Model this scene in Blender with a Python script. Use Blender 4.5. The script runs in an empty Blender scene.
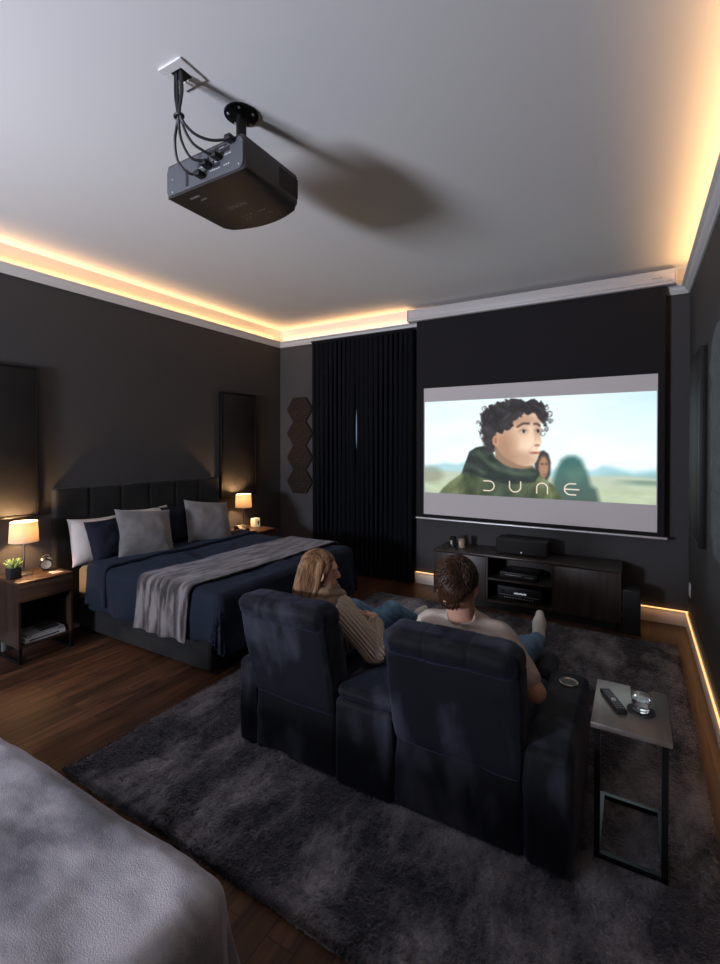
import bpy, bmesh, math, random
import numpy as np
from mathutils import Vector, Matrix, Euler, noise

PI = math.pi
R = math.radians
random.seed(7)
RNG = np.random.default_rng(7)
scene = bpy.context.scene
COL = scene.collection

# ------------------------------------------------------------------ camera, world, lights, exposure
cam_data = bpy.data.cameras.new('camera')
cam = bpy.data.objects.new('camera', cam_data)
COL.objects.link(cam)
cam.location = (0, 0, 1.75)
cam.rotation_euler = (R(90 - 0.552), 0, R(30.512))
cam_data.sensor_fit = 'HORIZONTAL'
cam_data.sensor_width = 36.0
cam_data.lens = 467.3 / 720 * 36.0
cam_data.shift_y = -(482 - 448.9) / 720
cam_data.clip_start = 0.05
scene.camera = cam

world = bpy.data.worlds.new('world')
scene.world = world
world.use_nodes = True
world.node_tree.nodes['Background'].inputs[0].default_value = (0.5, 0.6, 0.8, 1)
world.node_tree.nodes['Background'].inputs[1].default_value = 0.05

scene.view_settings.view_transform = 'Standard'
scene.view_settings.look = 'None'
scene.view_settings.exposure = 0.0
scene.view_settings.gamma = 1.0
scene.view_settings.use_curve_mapping = False
scene.cycles.use_denoising = True
scene.cycles.max_bounces = 14
scene.cycles.diffuse_bounces = 4
scene.cycles.glossy_bounces = 4
scene.cycles.transmission_bounces = 14
scene.cycles.sample_clamp_indirect = 3.0
scene.cycles.caustics_reflective = False
scene.cycles.caustics_refractive = True

# room (metres)
XL, XR, YF, YB = -4.61, 0.445, 5.457, -3.2
ZC = 3.45           # ceiling
ZCR = 3.197         # underside of the cornice
ZLIP = 3.274        # lip of the cornice, LED strip lies behind it

WARM = (1.0, 0.53, 0.20)


def area_light(name, loc, rot, sx, sy, power, color, spread=None):
    d = bpy.data.lights.new(name, 'AREA')
    d.shape = 'RECTANGLE'
    d.size, d.size_y = sx, sy
    d.energy = power
    d.color = color
    if spread:
        d.spread = spread
    o = bpy.data.objects.new(name, d)
    o.location = loc
    o.rotation_euler = rot
    COL.objects.link(o)
    return o


# daylight entering through the window in the back wall
area_light('window_daylight', (-3.3, YB + 0.06, 1.75), (R(112), 0, R(-8)), 0.85, 1.05, 270, (0.82, 0.86, 1.0), R(130))
# LED strips in the cornice, shining up on the ceiling cove
COVE = 2.1
area_light('cove_light_left', (XL + 0.035, (YB + YF) / 2 + 0.2, 3.262), (R(180), 0, 0), 0.02, YF - YB - 0.7, COVE * 8.2, WARM)
area_light('cove_light_right', (XR - 0.035, (YB + YF) / 2 + 0.2, 3.262), (R(180), 0, 0), 0.02, YF - YB - 0.7, COVE * 8.2, WARM)
area_light('cove_light_front', (XL + 1.12, YF - 0.035, 3.262), (R(180), 0, 0), 2.1, 0.02, COVE * 2.1, WARM)
# LED strips on the skirting board
SK = 0.15
area_light('skirting_light_right', (XR - 0.034, 2.4, 0.143), (0, 0, 0), 0.012, 5.9, SK * 5.9, (1.0, 0.48, 0.17))
area_light('skirting_light_front', (-2.14, YF - 0.034, 0.143), (0, 0, 0), 0.5, 0.012, SK * 0.5, (1.0, 0.48, 0.17))
area_light('skirting_light_corner', (0.24, YF - 0.034, 0.143), (0, 0, 0), 0.38, 0.012, SK * 0.38, (1.0, 0.48, 0.17))


# ------------------------------------------------------------------ object helpers
def tag(o, label=None, cat=None, group=None, kind=None):
    if label: o['label'] = label
    if cat: o['category'] = cat
    if group: o['group'] = group
    if kind: o['kind'] = kind
    return o


def thing(name, label, cat, loc, group=None, rz=0.0):
    o = bpy.data.objects.new(name, None)
    COL.objects.link(o)
    o.empty_display_size = 0.1
    o.location = loc
    o.rotation_euler = (0, 0, rz)
    return tag(o, label, cat, group)


def origin_of(p):
    """world position of a parent chain made of unrotated empties / meshes"""
    v = Vector((0, 0, 0))
    while p is not None:
        v += p.location
        p = p.parent
    return v


def link(name, me, mat, parent=None, loc=None):
    """mesh given in world coordinates; stored relative to its parent (or to loc)"""
    o = bpy.data.objects.new(name, me)
    COL.objects.link(o)
    if mat is not None:
        me.materials.append(mat)
    off = origin_of(parent) if parent is not None else Vector((0, 0, 0))
    if parent is not None:
        o.parent = parent
    if loc is not None:
        loc = Vector(loc)
        o.location = loc - off
        off = loc
    if off.length > 0:
        me.transform(Matrix.Translation(-off))
    return o


def smooth(me, on=True):
    me.polygons.foreach_set('use_smooth', [on] * len(me.polygons))


class MB:
    """collects shapes, links them as one mesh"""
    def __init__(self):
        self.v, self.f, self.s = [], [], []

    def add(self, v, f, sm=False, M=None):
        n = len(self.v)
        if M is not None:
            v = [M @ Vector(p) for p in v]
        self.v += [tuple(p) for p in v]
        self.f += [tuple(i + n for i in q) for q in f]
        self.s += [sm] * len(f)
        return self

    def addbm(self, bm, sm=False, M=None):
        bm.verts.ensure_lookup_table()
        bm.verts.index_update()
        v = [p.co.copy() for p in bm.verts]
        f = [[p.index for p in q.verts] for q in bm.faces]
        bm.free()
        return self.add(v, f, sm, M)

    def box(self, x0, x1, y0, y1, z0, z1, bev=0.0, seg=2, M=None):
        bm = bmesh.new()
        bmesh.ops.create_cube(bm, size=1)
        for p in bm.verts:
            p.co = Vector(((x0 + x1) / 2 + p.co.x * (x1 - x0), (y0 + y1) / 2 + p.co.y * (y1 - y0), (z0 + z1) / 2 + p.co.z * (z1 - z0)))
        if bev:
            bmesh.ops.bevel(bm, geom=list(bm.edges), offset=bev, segments=seg, affect='EDGES', profile=0.5)
        return self.addbm(bm, bev > 0 and seg > 1, M)

    def tube(self, pts, r, seg=10, closed=False, caps=True):
        pts = [Vector(p) for p in pts]
        rs = r if isinstance(r, (list, tuple)) else [r] * len(pts)
        v, f = [], []
        up = None
        n = len(pts)
        for i, p in enumerate(pts):
            a = pts[(i - 1) % n] if (i > 0 or closed) else pts[i]
            b = pts[(i + 1) % n] if (i < n - 1 or closed) else pts[i]
            t = (b - a).normalized()
            if up is None:
                up = Vector((0, 0, 1)) if abs(t.z) < 0.9 else Vector((1, 0, 0))
            u = (up - t * up.dot(t)).normalized()
            w = t.cross(u)
            up = u
            for k in range(seg):
                an = 2 * PI * k / seg
                v.append(p + (u * math.cos(an) + w * math.sin(an)) * rs[i])
        m = n if closed else n - 1
        for i in range(m):
            for k in range(seg):
                a = i * seg + k; b = i * seg + (k + 1) % seg
                c = ((i + 1) % n) * seg + (k + 1) % seg; d = ((i + 1) % n) * seg + k
                f.append((a, b, c, d))
        if caps and not closed:
            f.append(tuple(range(seg - 1, -1, -1)))
            f.append(tuple((n - 1) * seg + k for k in range(seg)))
        return self.add(v, f, True)

    def lathe(self, c, prof, seg=32, M=None):
        """prof: list of (radius, z), closed where the radius is 0"""
        v, f, rings = [], [], []
        for r, z in prof:
            if r < 1e-6:
                rings.append([len(v)]); v.append((c[0], c[1], c[2] + z))
            else:
                ring = []
                for k in range(seg):
                    a = 2 * PI * k / seg
                    ring.append(len(v)); v.append((c[0] + r * math.cos(a), c[1] + r * math.sin(a), c[2] + z))
                rings.append(ring)
        for A, B in zip(rings[:-1], rings[1:]):
            for k in range(seg):
                k2 = (k + 1) % seg
                if len(A) == 1 and len(B) == 1: continue
                if len(A) == 1: f.append((A[0], B[k2], B[k]))
                elif len(B) == 1: f.append((A[k], A[k2], B[0]))
                else: f.append((A[k], A[k2], B[k2], B[k]))
        return self.add(v, f, True, M)

    def prism(self, poly, axis, a, b, bev=0.0):
        """poly 2D in the two other axes (x,y order kept), extruded from a to b"""
        bm = bmesh.new()
        def P(p, t):
            if axis == 'x': return (t, p[0], p[1])
            if axis == 'y': return (p[0], t, p[1])
            return (p[0], p[1], t)
        A = [bm.verts.new(P(p, a)) for p in poly]
        B = [bm.verts.new(P(p, b)) for p in poly]
        n = len(poly)
        bm.faces.new(A); bm.faces.new(B[::-1])
        for i in range(n):
            bm.faces.new((A[i], B[i], B[(i + 1) % n], A[(i + 1) % n]))
        bmesh.ops.recalc_face_normals(bm, faces=bm.faces)
        if bev:
            bmesh.ops.bevel(bm, geom=list(bm.edges), offset=bev, segments=2, affect='EDGES', profile=0.5)
        return self.addbm(bm, False)

    def softbox(self, x0, x1, y0, y1, z0, z1, r, n=10, bulge=0.0, wr=0.0, fr=4.0, fn=None, seed=0):
        """padded block: rounded edges, bulging faces, wrinkles; fn maps a point at the end"""
        h = [(x1 - x0) / 2, (y1 - y0) / 2, (z1 - z0) / 2]
        c = Vector(((x0 + x1) / 2, (y0 + y1) / 2, (z0 + z1) / 2))
        r = min(r, min(h) * 0.999)
        ax = []
        for e in h:
            m = e - r
            corner = [m + r * math.tan(PI / 4 * t / 4) for t in range(1, 5)]
            mid = [m * (2 * i / n - 1) for i in range(n + 1)]
            ax.append([-q for q in corner[::-1]] + mid + corner)
        N = [len(a) for a in ax]
        idx = {}; v = []; f = []
        def vid(i, j, k):
            key = (i, j, k)
            if key not in idx:
                p = Vector((ax[0][i], ax[1][j], ax[2][k]))
                q = Vector([max(-(h[t] - r), min(h[t] - r, p[t])) for t in range(3)])
                d = (p - q)
                d = d.normalized() if d.length > 1e-9 else Vector((0, 0, 1))
                s = q + d * r
                # bulge
                w = [1 - (abs(p[t]) / h[t]) ** 2 for t in range(3)]
                for t in range(3):
                    o1, o2 = [u for u in range(3) if u != t]
                    if abs(abs(p[t]) - h[t]) < 1e-6:
                        s[t] += math.copysign(bulge * max(0, w[o1]) ** 0.6 * max(0, w[o2]) ** 0.6, p[t])
                s = s + c
                if wr:
                    s = s + d * wr * (noise.noise(s * fr + Vector((seed, 0, 0))) + 0.5 * noise.noise(s * fr * 2.7))
                if fn: s = Vector(fn(s))
                idx[key] = len(v); v.append(s)
            return idx[key]
        for a, b, t in ((0, 1, 2), (1, 2, 0), (2, 0, 1)):
            for side in (0, N[t] - 1):
                for i in range(N[a] - 1):
                    for j in range(N[b] - 1):
                        q = []
                        for (ii, jj) in ((i, j), (i + 1, j), (i + 1, j + 1), (i, j + 1)):
                            key = [0, 0, 0]; key[a] = ii; key[b] = jj; key[t] = side
                            q.append(vid(*key))
                        f.append(tuple(q if side else q[::-1]))
        return self.add(v, f, True)

    def build(self, name, mat, parent=None, loc=None):
        me = bpy.data.meshes.new(name)
        me.from_pydata(self.v, [], self.f)
        me.polygons.foreach_set('use_smooth', self.s)
        me.update()
        me.set_sharp_from_angle(angle=R(42))
        return link(name, me, mat, parent, loc)


def np_mesh(name, V, F, mat, parent=None, loc=None, sm=True):
    me = bpy.data.meshes.new(name)
    k = F.shape[1]
    me.vertices.add(len(V)); me.loops.add(F.size); me.polygons.add(len(F))
    me.vertices.foreach_set('co', np.asarray(V, np.float32).ravel())
    me.loops.foreach_set('vertex_index', F.astype(np.int32).ravel())
    me.polygons.foreach_set('loop_start', np.arange(0, F.size, k, dtype=np.int32))
    me.update(calc_edges=True)
    smooth(me, sm)
    return link(name, me, mat, parent, loc)


def grid_faces(nu, nv, flip=False):
    i, j = np.meshgrid(np.arange(nu - 1), np.arange(nv - 1), indexing='ij')
    a = i * nv + j
    F = np.stack([a, a + nv, a + nv + 1, a + 1], -1).reshape(-1, 4)
    return F[:, ::-1] if flip else F


# ------------------------------------------------------------------ smooth value noise in numpy
def vnoise(x, y, seed=0):
    r = np.random.default_rng(seed)
    T = r.random((64, 64))
    xi = np.floor(x).astype(int); yi = np.floor(y).astype(int)
    fx = x - xi; fy = y - yi
    fx = fx * fx * (3 - 2 * fx); fy = fy * fy * (3 - 2 * fy)
    a = T[xi % 64, yi % 64]; b = T[(xi + 1) % 64, yi % 64]
    c = T[xi % 64, (yi + 1) % 64]; d = T[(xi + 1) % 64, (yi + 1) % 64]
    return (a * (1 - fx) + b * fx) * (1 - fy) + (c * (1 - fx) + d * fx) * fy - 0.5


def fbm(x, y, oct=4, seed=0, gain=0.5):
    s = 0; a = 1.0
    for k in range(oct):
        s = s + a * vnoise(x * 2 ** k, y * 2 ** k, seed + k); a *= gain
    return s


# ------------------------------------------------------------------ materials
MATS = {}


def nodes_of(m):
    m.use_nodes = True
    return m.node_tree.nodes, m.node_tree.links


def mat(name, col, rough=0.6, metal=0.0, sheen=0.0, sheen_col=None, spec=0.5, noise_col=None, nscale=3.0, ndetail=4.0, nstretch=(1, 1, 1),
        bump=0.0, bscale=80.0, bstretch=(1, 1, 1), bdist=0.01, emit=None, estr=0.0, trans=0.0, ior=1.45, coat=0.0, nrange=(0.35, 0.65), sheen_rough=0.5, nrough=0.5):
    m = bpy.data.materials.new(name)
    N, L = nodes_of(m)
    p = N['Principled BSDF']
    p.inputs['Base Color'].default_value = (*col, 1)
    p.inputs['Roughness'].default_value = rough
    p.inputs['Metallic'].default_value = metal
    p.inputs['Specular IOR Level'].default_value = spec
    p.inputs['Sheen Weight'].default_value = sheen
    p.inputs['Sheen Roughness'].default_value = sheen_rough
    if sheen_col: p.inputs['Sheen Tint'].default_value = (*sheen_col, 1)
    p.inputs['Coat Weight'].default_value = coat
    if emit:
        p.inputs['Emission Color'].default_value = (*emit, 1)
        p.inputs['Emission Strength'].default_value = estr
    if trans:
        p.inputs['Transmission Weight'].default_value = trans
        p.inputs['IOR'].default_value = ior
    tc = N.new('ShaderNodeTexCoord')
    if noise_col:
        mp = N.new('ShaderNodeMapping'); mp.inputs['Scale'].default_value = nstretch
        L.new(tc.outputs['Object'], mp.inputs[0])
        n = N.new('ShaderNodeTexNoise'); n.inputs['Scale'].default_value = nscale; n.inputs['Detail'].default_value = ndetail; n.inputs['Roughness'].default_value = nrough
        L.new(mp.outputs[0], n.inputs['Vector'])
        cr = N.new('ShaderNodeValToRGB')
        cr.color_ramp.elements[0].color = (*col, 1); cr.color_ramp.elements[1].color = (*noise_col, 1)
        cr.color_ramp.elements[0].position = nrange[0]; cr.color_ramp.elements[1].position = nrange[1]
        L.new(n.outputs['Fac'], cr.inputs[0]); L.new(cr.outputs[0], p.inputs['Base Color'])
    if bump:
        mp2 = N.new('ShaderNodeMapping'); mp2.inputs['Scale'].default_value = bstretch
        L.new(tc.outputs['Object'], mp2.inputs[0])
        n2 = N.new('ShaderNodeTexNoise'); n2.inputs['Scale'].default_value = bscale; n2.inputs['Detail'].default_value = 3
        L.new(mp2.outputs[0], n2.inputs['Vector'])
        b = N.new('ShaderNodeBump'); b.inputs['Strength'].default_value = bump; b.inputs['Distance'].default_value = bdist
        L.new(n2.outputs['Fac'], b.inputs['Height']); L.new(b.outputs[0], p.inputs['Normal'])
    MATS[name] = m
    return m


def wood_mat(name, c0, c1, axis='y', rough=0.45, scale=9.0, spec=0.4):
    st = {'x': (0.6, 9, 9), 'y': (9, 0.6, 9), 'z': (9, 9, 0.6)}[axis]
    return mat(name, c0, rough=rough, spec=spec, noise_col=c1, nscale=scale * 0.35, ndetail=6, nstretch=st, bump=0.15, bscale=14, bstretch=st, bdist=0.004)


def planks():
    m = bpy.data.materials.new('walnut_planks')
    N, L = nodes_of(m)
    p = N['Principled BSDF']
    tc = N.new('ShaderNodeTexCoord')
    mp = N.new('ShaderNodeMapping'); mp.inputs['Rotation'].default_value = (0, 0, R(90))
    L.new(tc.outputs['Object'], mp.inputs[0])
    br = N.new('ShaderNodeTexBrick')
    br.inputs['Scale'].default_value = 1.0
    br.inputs['Brick Width'].default_value = 1.25
    br.inputs['Row Height'].default_value = 0.125
    br.inputs['Mortar Size'].default_value = 0.0016
    br.inputs['Color1'].default_value = (0, 0, 0, 1); br.inputs['Color2'].default_value = (1, 1, 1, 1)
    br.inputs['Mortar'].default_value = (0.5, 0.5, 0.5, 1)
    br.inputs['Bias'].default_value = 0.0
    br.offset = 0.37
    L.new(mp.outputs[0], br.inputs['Vector'])
    n = N.new('ShaderNodeTexNoise'); n.inputs['Scale'].default_value = 3.5; n.inputs['Detail'].default_value = 7; n.inputs['Distortion'].default_value = 0.6
    mp2 = N.new('ShaderNodeMapping'); mp2.inputs['Scale'].default_value = (9, 0.7, 1)
    L.new(tc.outputs['Object'], mp2.inputs[0])
    # shift the grain from plank to plank
    ad = N.new('ShaderNodeVectorMath'); ad.operation = 'MULTIPLY_ADD'
    ad.inputs[1].default_value = (7, 13, 5)
    L.new(br.outputs['Color'], ad.inputs[0]); L.new(mp2.outputs[0], ad.inputs[2])
    L.new(ad.outputs[0], n.inputs['Vector'])
    cr = N.new('ShaderNodeValToRGB')
    cr.color_ramp.elements[0].position = 0.3; cr.color_ramp.elements[1].position = 0.72
    cr.color_ramp.elements[0].color = (0.020, 0.0105, 0.007, 1); cr.color_ramp.elements[1].color = (0.120, 0.054, 0.028, 1)
    L.new(n.outputs['Fac'], cr.inputs[0])
    mx = N.new('ShaderNodeMix'); mx.data_type = 'RGBA'; mx.blend_type = 'MULTIPLY'; mx.inputs[0].default_value = 1.0
    cr2 = N.new('ShaderNodeValToRGB')
    cr2.color_ramp.elements[0].color = (0.55, 0.55, 0.55, 1); cr2.color_ramp.elements[1].color = (1.35, 1.3, 1.25, 1)
    L.new(br.outputs['Color'], cr2.inputs[0])
    L.new(cr.outputs[0], mx.inputs[6]); L.new(cr2.outputs[0], mx.inputs[7])
    mo = N.new('ShaderNodeMix'); mo.data_type = 'RGBA'
    L.new(br.outputs['Fac'], mo.inputs[0]); L.new(mx.outputs[2], mo.inputs[6]); mo.inputs[7].default_value = (0.006, 0.004, 0.003, 1)
    L.new(mo.outputs[2], p.inputs['Base Color'])
    p.inputs['Roughness'].default_value = 0.42
    p.inputs['Specular IOR Level'].default_value = 0.35
    b = N.new('ShaderNodeBump'); b.inputs['Strength'].default_value = 0.25; b.inputs['Distance'].default_value = 0.004
    sb = N.new('ShaderNodeMath'); sb.operation = 'SUBTRACT'
    L.new(n.outputs['Fac'], sb.inputs[0]); L.new(br.outputs['Fac'], sb.inputs[1])
    L.new(sb.outputs[0], b.inputs['Height']); L.new(b.outputs[0], p.inputs['Normal'])
    return m


M_floor = planks()
M_wall = mat('charcoal_paint', (0.052, 0.050, 0.052), rough=0.75, spec=0.3, bump=0.12, bscale=160, bdist=0.002)
M_ceil = mat('ceiling_paint', (0.74, 0.74, 0.74), rough=0.9, spec=0.1)
M_white = mat('white_gloss_paint', (0.66, 0.65, 0.64), rough=0.4)
M_led = mat('led_warm', (1, 0.8, 0.5), emit=(1.0, 0.62, 0.26), estr=5.0)
M_led_low = mat('led_warm_low', (0.8, 0.5, 0.3), emit=(1.0, 0.50, 0.18), estr=1.7)
M_blackmetal = mat('black_metal', (0.012, 0.012, 0.013), rough=0.38, metal=0.6)
M_steel = mat('brushed_steel', (0.55, 0.52, 0.48), rough=0.28, metal=1.0)
M_blackplastic = mat('black_plastic', (0.009, 0.009, 0.010), rough=0.5, spec=0.35)
M_curtain = mat('black_curtain', (0.0035, 0.004, 0.006), rough=0.9, sheen=0.08, sheen_col=(0.5, 0.6, 0.9), spec=0.1, bump=0.2, bscale=300, bdist=0.002)
M_walnut = wood_mat('walnut_y', (0.036, 0.019, 0.012), (0.088, 0.047, 0.028), 'y')
M_walnut_z = wood_mat('walnut_z', (0.020, 0.011, 0.008), (0.042, 0.023, 0.015), 'z')
M_darkwood = wood_mat('dark_wood_z', (0.022, 0.016, 0.014), (0.048, 0.034, 0.028), 'z', rough=0.42)
M_darktop = wood_mat('dark_wood_x', (0.030, 0.024, 0.021), (0.055, 0.044, 0.038), 'x', rough=0.3)


def struct(name, mb, m, parent=None):
    o = mb.build(name, m, parent)
    if parent is None: o['kind'] = 'structure'
    return o


# ------------------------------------------------------------------ room shell
struct('floor', MB().box(XL - 0.1, XR + 0.1, YB - 0.1, YF + 0.1, -0.1, 0.0), M_floor)
struct('ceiling', MB().box(XL - 0.1, XR + 0.1, YB - 0.1, YF + 0.1, ZC, ZC + 0.1), M_ceil)
struct('wall_left', MB().box(XL - 0.1, XL, YB - 0.1, YF + 0.1, 0, ZC), M_wall)
struct('wall_right', MB().box(XR, XR + 0.1, YB - 0.1, YF + 0.1, 0, ZC), M_wall)
# front wall with the window opening behind the curtains
WX0, WX1, WZ0, WZ1 = -3.75, -2.6, 0.9, 2.75
struct('wall_front', MB().box(XL, WX0, YF, YF + 0.1, 0, ZC).box(WX1, XR, YF, YF + 0.1, 0, ZC)
       .box(WX0, WX1, YF, YF + 0.1, 0, WZ0).box(WX0, WX1, YF, YF + 0.1, WZ1, ZC), M_wall)
BX0, BX1, BZ0, BZ1 = -3.75, -2.85, 1.2, 2.3
struct('wall_back', MB().box(XL, BX0, YB - 0.1, YB, 0, ZC).box(BX1, XR, YB - 0.1, YB, 0, ZC)
       .box(BX0, BX1, YB - 0.1, YB, 0, BZ0).box(BX0, BX1, YB - 0.1, YB, BZ1, ZC), M_wall)
M_frame = mat('window_frame_paint', (0.5, 0.5, 0.5), rough=0.5)
M_sky = mat('window_daylight_pane', (0.5, 0.6, 0.7), emit=(0.55, 0.72, 1.0), estr=0.35)


def window(name, x0, x1, z0, z1, y0, y1):
    f = 0.05
    mb = MB().box(x0, x0 + f, y0, y1, z0, z1).box(x1 - f, x1, y0, y1, z0, z1).box(x0 + f, x1 - f, y0, y1, z0, z0 + f) \
        .box(x0 + f, x1 - f, y0, y1, z1 - f, z1).box((x0 + x1) / 2 - 0.02, (x0 + x1) / 2 + 0.02, y0, y1, z0 + f, z1 - f)
    w = struct(name, mb, M_frame)
    ym = (y0 + y1) / 2
    MB().box(x0 + f, x1 - f, ym - 0.004, ym + 0.004, z0 + f, z1 - f).build('pane', M_sky, w)


window('window_1', WX0, WX1, WZ0, WZ1, YF + 0.03, YF + 0.08)
window('window_2', BX0, BX1, BZ0, BZ1, YB - 0.08, YB - 0.03)

# white plaster cove above the cornice and the cornice itself
CP = [(0, ZCR), (0.014, ZCR), (0.020, ZCR + 0.012), (0.030, ZCR + 0.018), (0.046, ZCR + 0.040), (0.052, ZCR + 0.054), (0.066, ZCR + 0.058),
      (0.074, ZCR + 0.066), (0.074, ZLIP), (0.066, ZLIP), (0.060, ZLIP - 0.018), (0.004, ZLIP - 0.018), (0.004, ZC), (0, ZC)]
struct('trim_1', MB().prism([(XL + a, z) for a, z in CP], 'y', YB, YF), M_white)
struct('trim_2', MB().prism([(YF - a, z) for a, z in CP], 'x', XL, XR), M_white)
struct('trim_3', MB().prism([(XR - a, z) for a, z in CP], 'y', YB, YF), M_white)
BP = [(0, 0), (0.020, 0), (0.020, 0.095), (0.014, 0.105), (0.014, 0.125), (0.020, 0.132), (0.020, 0.139), (0, 0.139)]
struct('baseboard_right', MB().prism([(XR - a, z) for a, z in BP], 'y', YB, YF), M_white)
struct('baseboard_front', MB().prism([(YF - a, z) for a, z in BP], 'x', XL, XR), M_white)
struct('baseboard_left', MB().prism([(XL + a, z) for a, z in BP], 'y', YB, YF), M_white)


def strip(label, x0, x1, y0, y1, z0, z1, group, m=M_led):
    o = MB().box(x0, x1, y0, y1, z0, z1).build('led_strip', m, None, ((x0 + x1) / 2, (y0 + y1) / 2, z0))
    tag(o, label, 'light strip', group)


strip('warm light strip hidden behind the cornice of the left wall', XL + 0.012, XL + 0.022, YB + 0.4, YF - 0.03, 3.256, 3.262, 'warm light strips behind the cornice')
strip('warm light strip hidden behind the cornice above the black curtains', XL + 0.06, XL + 2.2, YF - 0.022, YF - 0.012, 3.256, 3.262, 'warm light strips behind the cornice')
strip('warm light strip hidden behind the cornice of the right wall', XR - 0.022, XR - 0.012, YB + 0.4, YF - 0.03, 3.256, 3.262, 'warm light strips behind the cornice')
strip('warm light strip along the top of the right wall skirting board', XR - 0.025, XR - 0.013, YB + 0.4, YF - 0.045, 0.1395, 0.146, 'warm light strips on the skirting board', M_led_low)
strip('short warm light strip on the skirting between curtain and media console', -2.38, -1.88, YF - 0.028, YF - 0.012, 0.1395, 0.146, 'warm light strips on the skirting board', M_led_low)
strip('short warm light strip on the skirting right of the floor speaker', 0.03, XR - 0.002, YF - 0.028, YF - 0.012, 0.1395, 0.146, 'warm light strips on the skirting board', M_led_low)

# ------------------------------------------------------------------ projection screen
YS = 5.33
M_case = mat('screen_case_white', (0.52, 0.50, 0.50), rough=0.45)
M_blackcloth = mat('screen_black_cloth', (0.013, 0.012, 0.014), rough=0.85, spec=0.2, bump=0.08, bscale=5, bdist=0.01)
M_screencloth = mat('screen_white_cloth_glow', (0.35, 0.34, 0.35), rough=0.8, emit=(0.60, 0.53, 0.58), estr=0.21)  # projector's spill light put into the white cloth as a dim lilac glow
scr = thing('projection_screen', 'motorised pull-down projection screen with white case under the ceiling, showing a film still', 'projection screen', (-1.04, 5.33, 3.27))
MB().box(-2.432, 0.318, 5.285, 5.405, 3.262, 3.405, 0.012, 3).box(-2.40, 0.29, 5.275, 5.29, 3.29, 3.375, 0.004, 2).build('screen_case', M_case, scr)
for bx_ in (-2.44, 0.316):
    MB().box(bx_, bx_ + 0.010, 5.28, 5.41, 3.258, 3.41, 0.004, 2).build('end_cap', M_case, scr)
M_badge = mat('grey_print', (0.2, 0.2, 0.2), rough=0.5)


def text_mesh(name, body, size, M, m, parent, ext=0.0005):
    c = bpy.data.curves.new(name, 'FONT'); c.body = body; c.size = size; c.extrude = ext; c.align_x = 'CENTER'; c.align_y = 'CENTER'
    o = bpy.data.objects.new(name, c)
    me = bpy.data.meshes.new_from_object(o)
    bpy.data.objects.remove(o)
    me.transform(M)
    me.materials.clear()
    return link(name, me, m, parent)


MB().box(0.125, 0.175, 5.2735, 5.276, 3.325, 3.333).box(0.185, 0.215, 5.2735, 5.276, 3.325, 3.333).build('case_badge', M_badge, scr)
MB().box(-2.330, 0.242, 5.331, 5.335, 0.86, 3.27).build('black_drop', M_blackcloth, scr)
MB().box(-2.232, 0.184, 5.327, 5.331, 0.90, 2.432).build('screen_surface', M_screencloth, scr)
MB().tube([(-2.335, 5.333, 0.846), (0.275, 5.333, 0.846)], 0.013, 14).build('weight_bar', mat('bar_silver', (0.6, 0.6, 0.62), rough=0.35, metal=0.6), scr)
for bx_ in (-2.355, 0.265):
    MB().box(bx_, bx_ + 0.022, 5.318, 5.348, 0.832, 0.862, 0.005).build('bar_end_cap', M_blackplastic, scr)


def sdpoly(X, Y, P, asp=2.175):
    P = np.array(P, float) * [asp, 1]
    X = X * asp
    d = np.full(X.shape, 1e9); s = np.ones(X.shape)
    n = len(P)
    for i in range(n):
        a = P[i]; b = P[i - 1]
        e = b - a
        wx = X - a[0]; wy = Y - a[1]
        t = np.clip((wx * e[0] + wy * e[1]) / (e @ e + 1e-12), 0, 1)
        d = np.minimum(d, (wx - e[0] * t) ** 2 + (wy - e[1] * t) ** 2)
        c1 = Y >= a[1]; c2 = Y < b[1]; c3 = e[0] * wy > e[1] * wx
        flip = (c1 & c2 & c3) | (~c1 & ~c2 & ~c3)
        s = np.where(flip, -s, s)
    return s * np.sqrt(d)


def sdline(X, Y, P, asp=2.175):
    P = np.array(P, float) * [asp, 1]; X = X * asp
    d = np.full(X.shape, 1e9)
    for a, b in zip(P[:-1], P[1:]):
        e = b - a; wx = X - a[0]; wy = Y - a[1]
        t = np.clip((wx * e[0] + wy * e[1]) / (e @ e + 1e-12), 0, 1)
        d = np.minimum(d, np.hypot(wx - e[0] * t, wy - e[1] * t))
    return d


def srgb(c):
    c = np.array(c, float) / 255
    return np.where(c < 0.04045, c / 12.92, ((c + 0.055) / 1.055) ** 2.4)


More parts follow.
